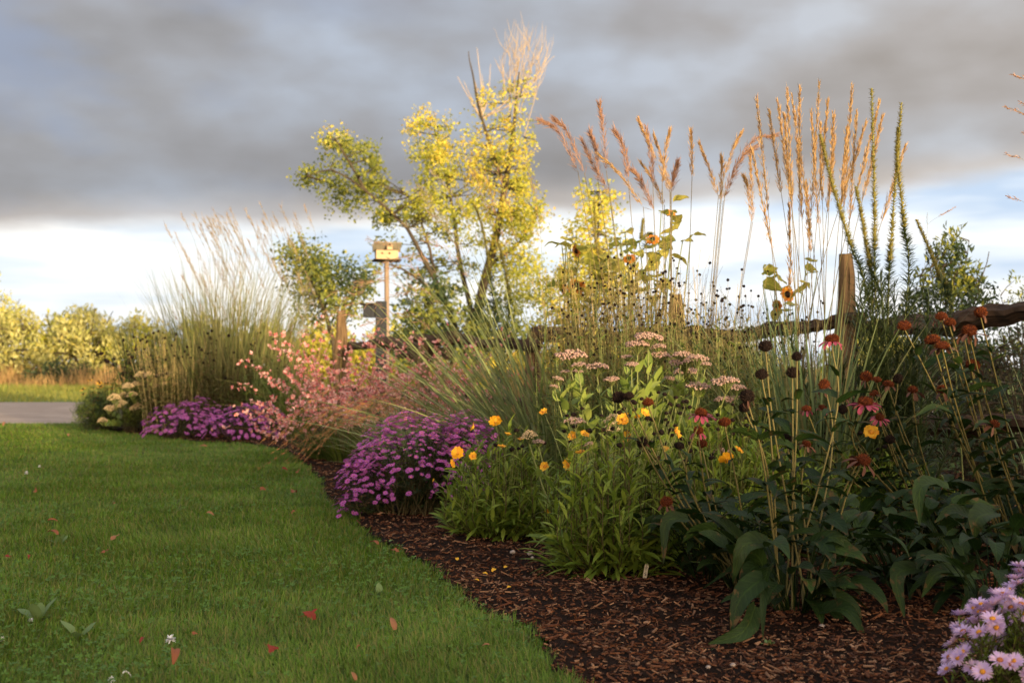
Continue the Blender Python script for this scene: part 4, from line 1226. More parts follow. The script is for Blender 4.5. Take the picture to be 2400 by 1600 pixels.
coneflower('right coneflower clump with rusty heads leaning in front of the fence rail', G(2400, 1330), [
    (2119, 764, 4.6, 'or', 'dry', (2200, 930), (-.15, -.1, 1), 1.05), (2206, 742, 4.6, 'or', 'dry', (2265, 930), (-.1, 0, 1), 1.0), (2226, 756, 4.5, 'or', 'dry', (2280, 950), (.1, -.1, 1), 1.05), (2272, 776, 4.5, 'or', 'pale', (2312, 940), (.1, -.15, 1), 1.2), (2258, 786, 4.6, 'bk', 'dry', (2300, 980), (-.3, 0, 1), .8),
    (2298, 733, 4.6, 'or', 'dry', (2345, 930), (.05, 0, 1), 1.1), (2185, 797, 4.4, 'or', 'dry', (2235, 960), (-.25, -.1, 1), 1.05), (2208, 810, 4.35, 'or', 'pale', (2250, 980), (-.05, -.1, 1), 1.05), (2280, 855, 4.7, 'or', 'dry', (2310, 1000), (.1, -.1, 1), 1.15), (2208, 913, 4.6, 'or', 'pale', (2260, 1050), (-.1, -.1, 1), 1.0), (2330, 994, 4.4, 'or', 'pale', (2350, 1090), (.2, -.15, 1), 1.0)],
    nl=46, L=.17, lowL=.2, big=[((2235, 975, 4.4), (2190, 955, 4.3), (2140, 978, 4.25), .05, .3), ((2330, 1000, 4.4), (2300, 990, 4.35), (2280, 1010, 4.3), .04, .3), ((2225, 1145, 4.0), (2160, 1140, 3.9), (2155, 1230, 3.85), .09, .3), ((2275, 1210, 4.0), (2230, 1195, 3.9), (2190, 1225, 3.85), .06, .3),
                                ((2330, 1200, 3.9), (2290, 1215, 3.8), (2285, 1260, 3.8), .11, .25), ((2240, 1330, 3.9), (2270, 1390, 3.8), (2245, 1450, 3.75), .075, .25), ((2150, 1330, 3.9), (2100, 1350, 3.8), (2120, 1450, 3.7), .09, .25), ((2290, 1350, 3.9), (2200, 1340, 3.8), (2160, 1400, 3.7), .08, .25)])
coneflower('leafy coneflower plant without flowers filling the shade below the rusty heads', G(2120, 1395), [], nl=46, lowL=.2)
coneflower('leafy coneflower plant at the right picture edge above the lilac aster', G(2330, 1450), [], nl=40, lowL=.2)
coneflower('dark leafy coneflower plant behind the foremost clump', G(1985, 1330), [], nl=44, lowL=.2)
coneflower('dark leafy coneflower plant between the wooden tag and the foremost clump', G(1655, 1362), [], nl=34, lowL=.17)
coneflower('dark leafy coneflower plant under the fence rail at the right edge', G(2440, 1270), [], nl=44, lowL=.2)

# ------------------------------------------------------------------ stonecrop
def corymb(w, mat, name='flower_head_mesh', dome=.12):
    mb = MB()
    n = 260
    a, r = U(0, 6.3, n), np.sqrt(U(0, 1, n))
    z = dome * w * (1 - r ** 2) + .04 * w * np.sin(a * 3 + r * 7)
    pos = np.c_[np.cos(a) * r * w / 2, np.sin(a) * r * w / 2, z + rng.normal(0, .02 * w, n)]
    tv, Q, T = ball(.0033, .8, 5, 3)
    mb.inst(tv, frames(rand_dirs(n), U(0, 6, n), U(.6, 1.2, n)), pos, Q=Q or None, T=T)
    st = pos[::6]
    C = np.stack([A(0, 0, -.45 * w) + 0 * st, st * A(.6, .6, .2) - A(0, 0, .1 * w), st], 1)
    mb.tubes(C, .0011, 3, mat=1)
    return mb.mesh(name, [mat, M['stem_g']])


cor_pink = [corymb(.085, M['sedum_fl']), corymb(.085, M['sedum_fl'])]
cor_cream = [corymb(.085, M['sedum_cream'], dome=.34)]


def sedum(label, base, heads, Y, W=.075, meshes=cor_pink, cat='stonecrop', nleaf=8, L=.085, lmat='sedum_leaf', group=None):
    t = thing('stonecrop', label, cat, base, group)
    base = A(*base)
    cs = []
    for (px_, py_, wpx) in heads:
        y = Y + rng.normal(0, .12)
        hd = P(px_, py_, y)
        sc = wpx / F * y / .085
        b0 = base + A((hd[0] - base[0]) * .35, (hd[1] - base[1]) * .3, 0)
        C = crv([b0, b0 * .5 + hd * .5 + A((hd[0] - b0[0]) * .12, 0, -.01), hd - A(0, 0, .045 * sc)], 10)
        cs.append(C)
        stem_part(t, C, .0045, .003, 'stem_g', sides=5)
        placed('flower_head', meshes[rng.integers(len(meshes))], t, hd - A(0, 0, .01), frames(A(rng.normal(0, .1), -.12, 1)[None], U(0, 6, 1), A(sc))[0])
    ml = MB()
    stem_leaves(ml, cs, .25, .93, nleaf, L, L * .48, lean=(.3, .95), droop=(.0, .5), prof='ovate', K=6, fold=.22, taper=.3)
    part('foliage', ml, M[lmat], t, kind='stuff')
    return t


SH = [(1339, 829, 78), (1355, 850, 36), (1324, 866, 24), (1354, 865, 26), (1400, 855, 54), (1433, 884, 38), (1520, 786, 66), (1494, 802, 56), (1541, 808, 40), (1469, 831, 28), (1546, 828, 54), (1480, 849, 34), (1596, 826, 44), (1602, 842, 66), (1637, 834, 50), (1652, 848, 32),
      (1606, 866, 56), (1569, 882, 30), (1636, 901, 60), (1700, 888, 66), (1726, 903, 46), (1697, 932, 48), (1716, 929, 38), (1308, 882, 28), (1300, 900, 24)]
sedum('large pink stonecrop with flat flower heads and pale lit leaves amid the bed', P(1500, 862, 5.75) * A(1, 1, 0), SH, 5.6, nleaf=20, L=.115, cat='stonecrop')
sedum('low pale stonecrop heads among the coreopsis seed heads', P(1400, 862, 5.3) * A(1, 1, 0), [(1347, 982, 52), (1439, 982, 50), (1433, 1002, 40), (1375, 1035, 30), (1240, 1018, 40), (1262, 1030, 30), (1690, 1052, 40)], 5.35, meshes=cor_cream + cor_pink, nleaf=6)
sedum('cream stonecrop at the left end of the bed near the drive', G(310, 1005) + A(.1, .2, 0), [(268, 932, 32), (290, 925, 24), (256, 957, 27), (272, 952, 23), (322, 955, 35), (240, 985, 24), (330, 880, 31), (350, 877, 24), (320, 900, 27), (378, 880, 27), (300, 905, 29), (285, 945, 27), (400, 878, 20), (365, 905, 23), (415, 902, 20), (440, 890, 20), (348, 938, 27), (470, 850, 27), (310, 925, 27), (385, 900, 20)], 14.6, meshes=cor_cream, nleaf=14, L=.13)

# ------------------------------------------------------------------ gaura, fountain grass, strap leaves
def gaura_fl():
    mb = MB()
    a = A(.3, 1.2, 2.0, 2.9)
    leaves(mb, np.zeros((4, 3)), a, U(.6, 1.3, 4), .4, .014 * U(.8, 1.2, 4), .009, 4, 'petal', .1)
    leaves(mb, np.zeros((3, 3)), U(3.5, 6, 3), U(1, 2, 3), .3, .012, .0025, 3, 'lance')
    return mb.mesh('flower_mesh', M['gaura'])


gf = [gaura_fl() for _ in range(3)]


def gaura(label, base, n, L, nfl, leanr, parts=100, bias=-.35):
    t = thing('gaura', label, 'gaura', base, 'pink gaura plants')
    base = A(*base)
    a = U(0, 6.3, n)
    bs = base + np.c_[np.cos(a) * .06, np.sin(a) * .06, np.zeros(n)]
    l0 = U(.05, leanr, n)
    C, D, S, N = arcs(bs, a + bias * np.sin(a), l0, l0 + U(.2, .95, n), U(*L, n), 10, 1.6)
    ms = MB(); ms.tubes(C, np.linspace(.0022, .0009, 10)[None], 3)
    part('stalks', ms, M['gaura_st'], t, kind='stuff')
    ml = MB()
    stem_leaves(ml, list(C), .03, .5, 12, .06, .009, lean=(.4, 1.2), droop=(0, .8), K=4, fold=0)
    m = 150
    a2 = U(0, 6.3, m)
    leaves(ml, base + np.c_[np.cos(a2) * .12, np.sin(a2) * .12, np.zeros(m)], a2, U(.1, .8, m), U(.4, 1.2, m), U(.2, .5, m), .012, 7, 'blade', .15)
    part('foliage', ml, M['mid_leaf'], t, kind='stuff')
    si = rng.integers(0, n, nfl)
    tt = U(.5, 1, nfl)
    pos = np.array([along(C[s_], A(u))[0][0] for s_, u in zip(si, tt)]) + rng.normal(0, .012, (nfl, 3))
    Mx = frames(unit(rng.normal(0, .6, (nfl, 3)) + A(0, -.7, .3)), U(0, 6, nfl), U(1.0, 1.75, nfl))
    order = np.argsort(pos[:, 1])
    for q in order[:parts]: placed('flower', gf[q % 3], t, pos[q], Mx[q])
    mb2 = MB()
    tv = np.array([v.co[:] for v in gf[0].vertices]); Q = [tuple(p.vertices) for p in gf[0].polygons]
    mb2.inst(tv, Mx[order[parts:]], pos[order[parts:]], Q=Q)
    part('flowers', mb2, M['gaura'], t, kind='stuff')


gaura('wide pink flowering gaura in front of the split fence post', G(775, 1088) + A(.1, .1, 0), 160, (.7, 1.3), 1700, .9)
gaura('pink gaura with thinner bloom behind the purple aster mound', G(930, 1098) + A(.1, .1, 0), 110, (.8, 1.35), 900, .9)
gaura('low pink gaura stems hanging over the mulch left of the big aster', G(722, 1085) + A(.12, .2, 0), 46, (.5, .95), 260, 1.0)

t = grass_clump('fountain_grass', 'fountain grass with rusty plumes arching down to the lawn', P(985, 862, 7.4) * A(1, 1, 0), .12, 180, (.5, .85), .006, 'miscan', (.1, .8), (.5, 1.2))
fb = P(985, 862, 7.4) * A(1, 1, 0)
for q in range(22):
    ex, ey = U(600, 760), U(1030, 1095)
    if q < 5: ex, ey = [(606, 1098), (668, 1084), (692, 1082), (640, 1060), (715, 1078)][q]
    elif q > 17: ex, ey = U(780, 960), U(960, 1010)
    Y = 7.5 + U(-.3, .5)
    ap = P(U(820, 1000) if q < 18 else U(930, 1040), U(900, 985), 7.4)
    e = P(ex, ey, min(Y, 2262 / (ey - 862) - .15 if ey > 1000 else Y))
    plume_stem(t, [fb + A(U(-.08, .08), 0, 0), fb * .3 + ap * .7 + A(.02, 0, -.08), ap, ap * .45 + e * .55 + A(0, 0, .10), e], .40, .009, 80, 'fountain', 'gaura_st', .0014, L=.022, W=.0022, spread=.35, taper=.6)
grass_clump('daylily', 'green strap leaved clump between the far purple asters and the gaura', G(655, 1030) + A(.1, .25, 0), .14, 130, (.45, .85), .018, 'mid_leaf', (.1, .7), (.6, 1.4), cat='daylily')

# ------------------------------------------------------------------ the fan of green blades in the middle
fbm = P(1292, 862, 7.3) * A(1, 1, 0)
left_az = lambda n: np.where(U(0, 1, n) < .82, PI + rng.normal(0, .55, n), U(0, 6.3, n))
t = grass_clump('switchgrass', 'large fan of grey green grass blades leaning left behind the stonecrop', fbm, .20, 390, (.8, 1.75), .012, 'silver', (.2, 1.2), (.1, .6), azi=left_az, K=10)
for (tx, ty, ax, ay, m) in [(770, 690, 950, 665, 1), (800, 706, 960, 650, 1), (862, 560, 960, 610, 1), (880, 640, 980, 640, 1), (905, 610, 1010, 620, 1), (760, 730, 900, 720, 1), (960, 430, 1060, 560, 0), (985, 440, 1085, 580, 0), (1000, 490, 1090, 600, 0), (1100, 380, 1150, 520, 1), (1130, 400, 1180, 560, 1), (940, 520, 1060, 610, 0), (1010, 400, 1100, 520, 0),
                        (830, 660, 950, 680, 1), (700, 780, 840, 740, 1), (1230, 360, 1265, 520, 1), (1160, 380, 1200, 520, 1), (900, 700, 1010, 690, 1), (990, 560, 1080, 620, 1), (850, 760, 980, 750, 1)]:
    Y = 7.3 + U(-.5, .3)
    tip, ap = P(tx, ty, Y), P(ax, ay, Y)
    plume_stem(t, [fbm + A(U(-.1, .05), 0, 0), fbm * .45 + ap * .55 + A(0, 0, .02), ap, tip], .33, .016, 90, 'plume_red' if m else 'plume_tan', 'silver', .0016, L=.035, W=.0022, spread=.6, taper=.5)
mb_ = None
grass_clump('green_grass', 'low grassy green blades spilling over behind the purple aster', P(1180, 862, 6.9) * A(1, 1, 0), .35, 260, (.3, .62), .012, 'mid_leaf', (.2, 1.0), (.4, 1.2))
grass_clump('green_grass', 'grassy green blades below the fence rail behind the gaura', P(1060, 862, 8.6) * A(1, 1, 0), .4, 240, (.45, .85), .012, 'mid_leaf', (.1, .8), (.4, 1.2))

# ------------------------------------------------------------------ tall grasses on the right
rb = P(1905, 862, 5.95) * A(1, 1, 0)
t = grass_clump('feather_reed_grass', 'tall feather reed grass with upright golden plumes left of the fence post', rb, .16, 420, (.65, 1.3), .0105, 'bluegrass', (.02, .5), (.1, .75), K=9)
for tx, ty, ln in [(1774, 230, 170), (1803, 262, 120), (1823, 239, 150), (1845, 208, 190), (1856, 226, 170), (1874, 208, 160), (1921, 191, 260), (1901, 262, 190), (1954, 267, 130), (1923, 290, 120), (1997, 200, 210), (2008, 262, 170), (2030, 284, 110), (2061, 239, 150), (2068, 275, 140), (2122, 342, 110), (1957, 320, 120), (1986, 300, 130), (1762, 350, 150), (1870, 340, 110), (1940, 240, 150), (1838, 270, 120), (1890, 430, 100), (1850, 480, 130)]:
    Y = 5.95 + U(-.25, .25)
    tip = P(tx, ty, Y)
    b0 = rb + A(U(-.13, .13), U(-.1, .1), 0)
    frac = ln / (862 - ty + 250)
    plume_stem(t, [b0, b0 * .5 + tip * .5 + A((b0[0] - tip[0]) * .12 + rng.normal(0, .03), 0, 0), tip], frac, .018, 340, 'plume_gold', 'stem_dark_tan', .0027, L=.024, W=.0032, spread=.22, taper=.7)

mbp = P(1560, 862, 6.9) * A(1, 1, 0)
t = grass_clump('plume_grass', 'loose ornamental grass with drooping reddish gold plumes above the sunflowers', mbp, .25, 150, (.6, 1.3), .009, 'silver', (.02, .5), (.1, .7), K=9)
MP = [((1267, 282), (1310, 310), (1354, 400), 'plume_red'), ((1300, 279), (1330, 310), (1370, 405), 'plume_red'), ((1405, 244), (1413, 300), (1421, 400), 'plume_red'), ((1441, 306), (1462, 350), (1472, 420), 'plume_red'), ((1383, 311), (1396, 350), (1401, 420), 'plume_red'), ((1403, 362), (1450, 405), (1508, 485), 'plume_gold'),
      ((1365, 330), (1390, 385), (1430, 455), 'plume_red'), ((1497, 282), (1518, 330), (1570, 445), 'plume_gold'), ((1532, 315), (1550, 370), (1573, 445), 'plume_gold'), ((1570, 306), (1562, 345), (1552, 430), 'plume_gold'), ((1588, 382), (1580, 410), (1572, 450), 'plume_red'), ((1503, 382), (1530, 420), (1557, 480), 'plume_gold'),
      ((1484, 400), (1505, 430), (1532, 490), 'plume_red'), ((1619, 308), (1621, 350), (1622, 413), 'plume_gold'), ((1640, 337), (1660, 390), (1684, 458), 'plume_gold'), ((1738, 310), (1720, 345), (1695, 420), 'plume_gold'), ((1818, 317), (1760, 335), (1700, 445), 'plume_red'), ((1770, 345), (1735, 375), (1695, 470), 'plume_red'),
      ((1691, 371), (1692, 400), (1688, 470), 'plume_gold'), ((1758, 355), (1760, 410), (1764, 500), 'plume_gold'), ((1744, 414), (1752, 440), (1764, 520), 'plume_gold'), ((1515, 300), (1525, 360), (1530, 430), 'plume_red')]
for a, m_, c, mt in MP:
    Y = 6.7 + U(-.3, .3)
    bx = .5 * c[0] + .5 * 1580
    b0 = P(bx, 862, Y) * A(1, 1, 0)
    pb = P(c[0], c[1], Y)
    sp_ = crv([b0, b0 * .5 + pb * .5 + A((b0[0] - pb[0]) * .1, 0, 0), pb], 10)
    stem_part(t, sp_, .0027, .0018, 'stem_dark_tan', sides=3)
    C = crv([pb, P(m_[0], m_[1], Y), P(a[0], a[1], Y)], 12)
    mb = MB(); plume(mb, C, .02 if mt == 'plume_red' else .018, 320, L=.036 if mt == 'plume_red' else .026, W=.0028, spread=.34 if mt == 'plume_red' else .22, gravity=.2)
    part('plume', mb, M[mt], t)

mg = P(540, 862, 15.2) * A(1, 1, 0)
t = grass_clump('maiden_grass', 'huge tan maiden grass clump with feathery plumes at the left', mg, .66, 900, (1.2, 2.25), .011, 'miscan', (.0, .30), (.05, .55), K=8)
for q in range(110):
    tx = U(395, 720)
    f = (tx - 395) / 325
    ty = 495 + 25 * abs(f - .5) * 2 + abs(rng.normal(0, 105))
    if q < 14: tx, ty = [(425, 500), (385, 525), (455, 497), (500, 490), (540, 490), (575, 492), (610, 478), (640, 500), (660, 488), (715, 487), (480, 515), (520, 505), (590, 520), (690, 500)][q]
    Y = 15.2 + U(-.5, .5)
    tip = P(tx, ty, Y)
    b0 = mg + A((tip[0] - mg[0]) * .45, U(-.4, .4), 0)
    lean = (tx - 560) / 160
    plume_stem(t, [b0, b0 * .45 + tip * .55 + A(-lean * .06 + .03, 0, .05), P(tx + 30 - 8 * lean, ty + 85, Y), tip], .15, .022, 26, 'plume_tan', 'miscan', .0032, L=.06, W=.0045, spread=.3)
t2 = grass_clump('reed_grass', 'sunlit straw coloured grass stalks right of the maiden grass', P(670, 862, 15.8) * A(1, 1, 0), .35, 130, (.9, 1.65), .010, 'drygrass', (.0, .22), (.02, .3), K=6)

# ------------------------------------------------------------------ the left bed mass
def perennial(name, label, cat, base, rx, ry, h, nst, leaf, stem, per=14, L=.07, W=.016, head=None, nheads=0, hs=(.8, 1.2), spread=.25, t1=.85, prof='lance', group=None, r=.0028, branch=0, t0=.1, maxparts=100, hv=.55):
    t = thing(name, label, cat, base, group)
    base = A(*base)
    a, rr = U(0, 6.3, nst), np.sqrt(U(0, 1, nst))
    b0 = base + np.c_[np.cos(a) * rr * rx, np.sin(a) * rr * ry, np.zeros(nst)]
    l0 = U(0, spread, nst)
    C, D, S, N = arcs(b0, a + rng.normal(0, .6, nst), l0 * .3, l0, h * U(hv, 1.04, nst), 8)
    cs = list(C)
    ends = [c[-1] for c in cs]
    ms = MB(); ms.tubes(C, np.linspace(r, r * .5, 8)[None], 3)
    for c in cs:
        for q in range(branch):
            p, T = along(c, A(U(.55, .92)))
            e = p[0] + A(rng.normal(0, .06), rng.normal(0, .06), U(.06, .2)) * h / 1.2
            ms.tubes(crv([p[0], p[0] * .5 + e * .5 + A(0, 0, -.01), e], 4), r * .4, 3)
            ends.append(e)
    part('stalks', ms, M[stem], t, kind='stuff')
    ml = MB(); stem_leaves(ml, cs, t0, t1, per, L, W, lean=(.5, 1.4), droop=(.1, 1.1), prof=prof, K=4, fold=.2, taper=.4)
    part('foliage', ml, M[leaf], t, kind='stuff')
    if head is not None:
        idx = rng.permutation(len(ends))[:nheads]
        if len(idx) > maxparts: idx = idx[:maxparts]
        for q in idx:
            placed('flower_head', head, t, ends[q], frames((D[q][-1] if q < nst else A(0, 0, 1))[None] + A(0, -.2, 0), U(0, 6, 1), U(*hs, 1))[0])
    return t


gl = lambda px_, Y: P(px_, 862, Y) * A(1, 1, 0)
perennial('sneezeweed', 'withered brown sneezeweed stems in front of the maiden grass', 'sneezeweed', gl(420, 14.6), .44, .3, 1.2, 130, 'brown_leaf', 'stem_tan', 30, .10, .022, m_seed, 60, (1.2, 2.4), r=.0035, spread=.38)
perennial('sneezeweed', 'green and brown sneezeweed stems behind the far right purple aster cushion', 'sneezeweed', gl(560, 14.4), .44, .3, 1.18, 130, 'brown_leaf', 'stem_dk', 30, .10, .022, m_seed, 45, (1.2, 2.4), r=.0035, spread=.38)
perennial('sneezeweed', 'leafy green sneezeweed left of the gaura', 'sneezeweed', gl(650, 14.0), .34, .3, 1.05, 80, 'mid_leaf', 'stem_g', 26, .10, .024, None, 0, r=.005)
perennial('sneezeweed', 'withered stems with rusty tops above the cream stonecrop', 'sneezeweed', gl(345, 15.0), .3, .3, 1.12, 80, 'mid_leaf', 'stem_dk', 28, .10, .022, m_seed, 30, (1.2, 2.4), r=.0035, spread=.38)
perennial('black_eyed_susan', 'black seed heads leaning out above the orange blooms at the left bed end', 'black eyed susan', gl(283, 15.4), .16, .2, .98, 22, 'mid_leaf', 'stem_dk', 14, .10, .03, m_corseed, 14, (2.6, 3.6), spread=.35, r=.004)
perennial('black_eyed_susan', 'orange black eyed susan flowers at the left end of the bed', 'black eyed susan', gl(240, 15.6), .16, .2, .62, 60, 'mid_leaf', 'stem_g', 16, .10, .03, m_rud[0], 22, (1.4, 2.0), spread=.4, r=.004)
shrub('shrub', 'dark feathery green mound at the left tip of the bed beside the drive', tuple(gl(228, 15.3)), .26, .48, 160, 30, .05, ('dark_leaf', 'mid_leaf'), asp=.2, up=1.0, crad=.1, twig_r=.004)
grass_clump('blue_fescue', 'dark blue green spiky grass at the left shoulder of the maiden grass', gl(362, 15.6), .28, 230, (1.0, 1.5), .014, 'dark_leaf', (.0, .22), (.1, .5), K=6)

# ------------------------------------------------------------------ seed head stems, sunflowers, filler in the middle
for q, (px_, Y, h, n, lab) in enumerate([(1370, 6.7, 1.12, 34, 'thin stems with small dark seed heads behind the leftmost stonecrop heads'), (1470, 6.9, 1.22, 38, 'dark seed heads on thin stems under the sunflower leaves'), (1570, 6.6, 1.18, 40, 'dark seed heads on thin stems in front of the hidden fence post'),
                                         (1670, 6.5, 1.14, 40, 'cluster of dark seed heads seen against the bright sky'), (1770, 6.4, 1.06, 36, 'dark seed heads on thin stems left of the feather reed grass'), (1840, 6.9, .98, 26, 'low dark seed heads at the foot of the feather reed grass')]):
    perennial('bee_balm', lab, 'bee balm', gl(px_, Y), .19, .18, h + .14, int(n * 1.4), 'sunlit_gold_leaf' if q < 4 else 'mid_leaf', 'stem_tan' if q % 2 else 'stem_dk', 16, .06, .013, m_seed, 90, (.7, 1.2), spread=.24, t1=.86, hv=.68, r=.0019, branch=3, group='dark seed heads in the middle of the bed', t0=.2)  # left clumps take the leaf colour with sunlight painted in
for px_, Y, h, lab, mt in [(1380, 6.3, .80, 'fresh green leafy stems behind the leftmost stonecrop heads', 'mid_leaf'), (1620, 6.1, .82, 'fresh green leafy stems right behind the stonecrop', 'mid_leaf'), (1740, 5.9, .84, 'leafy stems between the stonecrop and the black coneflower heads', 'mid_leaf'), (1840, 5.9, .66, 'leafy green filler below the feather reed grass', 'mid_leaf'), (1500, 6.5, .9, 'upright green stalks behind the tallest stonecrop head', 'mid_leaf')]:
    perennial('leafy_plant', lab, 'leafy plant', gl(px_, Y), .26, .2, h * 1.18, 85, mt, 'stem_g', 22, .06, .013, None, 0, spread=.2, t1=1.0, r=.0022)

for px_, Y, h, n, lab in [(1350, 7.5, 1.35, 60, 'golden lit leafy stalks around the sunflower facing the viewer'), (1430, 7.3, 1.40, 64, 'golden lit leafy stalks right of the sunflower facing the viewer'), (1520, 7.4, 1.34, 60, 'golden lit leafy stalks under the drooping sunflower heads'), (1600, 7.2, 1.16, 54, 'yellowing stalks in front of the hidden fence post'), (1690, 7.1, 1.08, 50, 'yellowing stalks seen against the sky right of the hidden fence post'), (1780, 7.0, 1.02, 44, 'yellowing stalks left of the half hidden orange sunflower')]:
    perennial('leafy_stalks', lab, 'tall weeds', gl(px_, Y), .2, .18, h, int(n * 1.5), 'sunlit_gold_leaf', 'stem_tan', 30, .08, .018, m_seed_s, 30, (.7, 1.3), spread=.22, t1=.98, r=.0022, branch=1, group='yellowing stalks in the middle of the bed', t0=.15)


def sunflower(label, base, h, flowers, lv, Y):
    lv = lv + [(a + U(-30, 30), c + U(-30, 30)) for a, c in lv]
    t = thing('sunflower', label, 'sunflower', base, 'sunflowers near the fence')
    base = A(*base)
    ml = MB()
    for (px_, py_, nrm, sc) in flowers:
        hd = P(px_, py_, Y + U(-.1, .1))
        b0 = base + A(U(-.12, .12), U(-.1, .1), 0)
        C = crv([b0, b0 * .45 + hd * .55, hd - A(*unit(A(*nrm))) * .02], 10)
        stem_part(t, C, .006, .0035, 'stem_g', sides=5)
        placed('flower_head', m_sun, t, hd, frames(A(*nrm)[None], U(0, 6, 1), A(sc))[0])
    n = len(lv)
    pos = np.array([P(a, c, Y + U(-.2, .2)) for a, c in lv])
    for p_ in pos[::2]:
        b0 = base + A(U(-.12, .12), U(-.1, .1), 0)
        stem_part(t, crv([b0, b0 * .45 + p_ * .55, p_], 8), .005, .003, 'stem_g', sides=4)
    leaves(ml, pos, U(0, 6.3, n), U(.9, 1.8, n), U(.4, 1.4, n), U(.07, .13, n), U(.06, .10, n), 7, 'ovate', .22, rng.normal(0, .4, n), wav=.2)
    part('foliage', ml, M['sun_leaf'], t, kind='stuff')


rl = lambda n, x0, x1, y0, y1: [(U(x0, x1), U(y0, y1)) for _ in range(n)]
sunflower('sunflower facing the viewer with orange petals and dark centre left of the seed heads', gl(1350, 7.6), 1.4, [(1350, 672, (-.15, -1, .15), 1.0), (1352, 588, (-.8, -.4, -.3), .7), (1322, 680, (-.9, -.2, .1), .6)], rl(22, 1315, 1420, 545, 760), 7.6)
sunflower('tall sunflower with drooping curled heads above the dark seed heads', gl(1520, 7.6), 1.7, [(1530, 560, (.2, .6, -.6), .8), (1574, 500, (-.3, .6, -.5), .6), (1475, 605, (.1, .6, -.5), .7)], rl(22, 1400, 1560, 560, 700) + [(1575, 505), (1590, 535), (1600, 565), (1585, 500), (1470, 565), (1560, 570)], 7.6)
sunflower('half hidden orange sunflower behind the feather reed grass', gl(1835, 7.8), 1.4, [(1845, 690, (.4, -.9, .1), .9), (1822, 715, (-.6, -.5, -.1), .7)], rl(8, 1800, 1890, 615, 760) + [(1893, 612), (1890, 632)], 7.8)


# ------------------------------------------------------------------ tall leafy spikes
def spikes(label, base, specs, Y, group='tall leafy seed spikes', bush=0):
    t = thing('blazing_star', label, 'blazing star', base, group)
    base = A(*base)
    for pts in specs:
        C = crv([base + A(U(-.06, .06), U(-.05, .05), 0)] + [P(a, c, Y + U(-.02, .02)) for a, c in pts], 26)
        stem_part(t, C, .0042, .0022, 'stem_g', 'stem', 5)
        top_t = .47
        n = 520
        tt = np.sort(U(.12, top_t + .06, n)); p, T = along(C, tt)
        k = (tt - .12) / (top_t - .06)
        Ln = .085 * (1 - .72 * np.clip(k, 0, 1)) * U(.7, 1.15, n)
        ml = MB()
        leaves(ml, p, np.arange(n) * 2.4, U(.8, 1.35, n), U(-.1, .5, n), Ln, .0055, 4, 'lance', 0, rng.normal(0, .3, n))
        part('foliage', ml, M['liatris'], t)
        n = 560
        tt = np.sort(U(top_t, .995, n)); p, T = along(C, tt)
        ms = MB()
        leaves(ms, p, np.arange(n) * 2.4, U(.75, 1.35, n), U(-.4, .2, n), .030 * U(.7, 1.15, n) * (1.15 - .55 * (tt - top_t) / (1 - top_t)), .0075, 3, 'lance', .3)
        part('seed_spike', ms, M['liatris_seed'], t)
    if bush:
        ml = MB()
        for q in range(bush):
            b0 = base + A(U(-.14, .14), U(-.1, .1), 0)
            C = crv([b0, b0 + A(rng.normal(0, .10), rng.normal(0, .05), U(.6, 1.25))], 8)
            ml.tubes(C, .0025, 3)
            n = 190
            tt = U(.1, 1, n); p, T = along(C, tt)
            leaves(ml, p, np.arange(n) * 2.4, U(.5, 1.2, n), U(0, .5, n), .085 * U(.7, 1.2, n), .006, 4, 'lance')
        part('leafy_base', ml, M['liatris'], t, kind='stuff')


spikes('tallest group of dark green leafy spikes standing right of the fence post', gl(2068, 5.7), [
    [(2040, 730), (1992, 570), (1950, 430), (1922, 315)], [(2046, 720), (2030, 570), (2006, 437)], [(2052, 700), (2050, 480), (2043, 206)], [(2082, 720), (2092, 520), (2113, 240)], [(2126, 700), (2118, 520), (2104, 380), (2106, 300)]], 5.7, bush=46)
spikes('single rusty leafy spike leaning left over the right fence rail', gl(2260, 6.4), [[(2228, 740), (2195, 630), (2147, 515)]], 6.4)
spikes('bent golden seed spikes standing in the middle behind the fan of blades', gl(1160, 9.2), [[(1160, 760), (1148, 640), (1132, 540), (1112, 480)], [(1190, 760), (1186, 640), (1168, 570)], [(1395, 700), (1396, 560), (1393, 470)], [(1498, 600), (1503, 560), (1508, 512)]], 8.8)
t = grass_clump('airy_grass', 'thin airy grass panicles reaching in at the right picture edge', gl(2520, 4.6), .1, 30, (.6, 1.0), .005, 'bluegrass', (.02, .3), (.1, .5))
for tx, ty in [(2372, 175), (2355, 250), (2385, 262), (2395, 310), (2358, 360), (2390, 240), (2360, 460), (2405, 200), (2240, 485)]:
    tip = P(tx, ty, 4.6 if tx > 2300 else 5.6); b0 = gl(2520, 4.6 if tx > 2300 else 5.6) if tx > 2300 else gl(2120, 5.6)
    plume_stem(t, [b0, P(tx + 130 if tx > 2300 else 2172, ty + 260 if tx > 2300 else 560, 4.6 if tx > 2300 else 5.6), P(tx + 60 if tx > 2300 else 2175, ty + 40, 4.6 if tx > 2300 else 5.6), tip], .16, .006, 40, 'plume_red', 'gaura_st', .0008, L=.012, W=.0022, spread=.4)

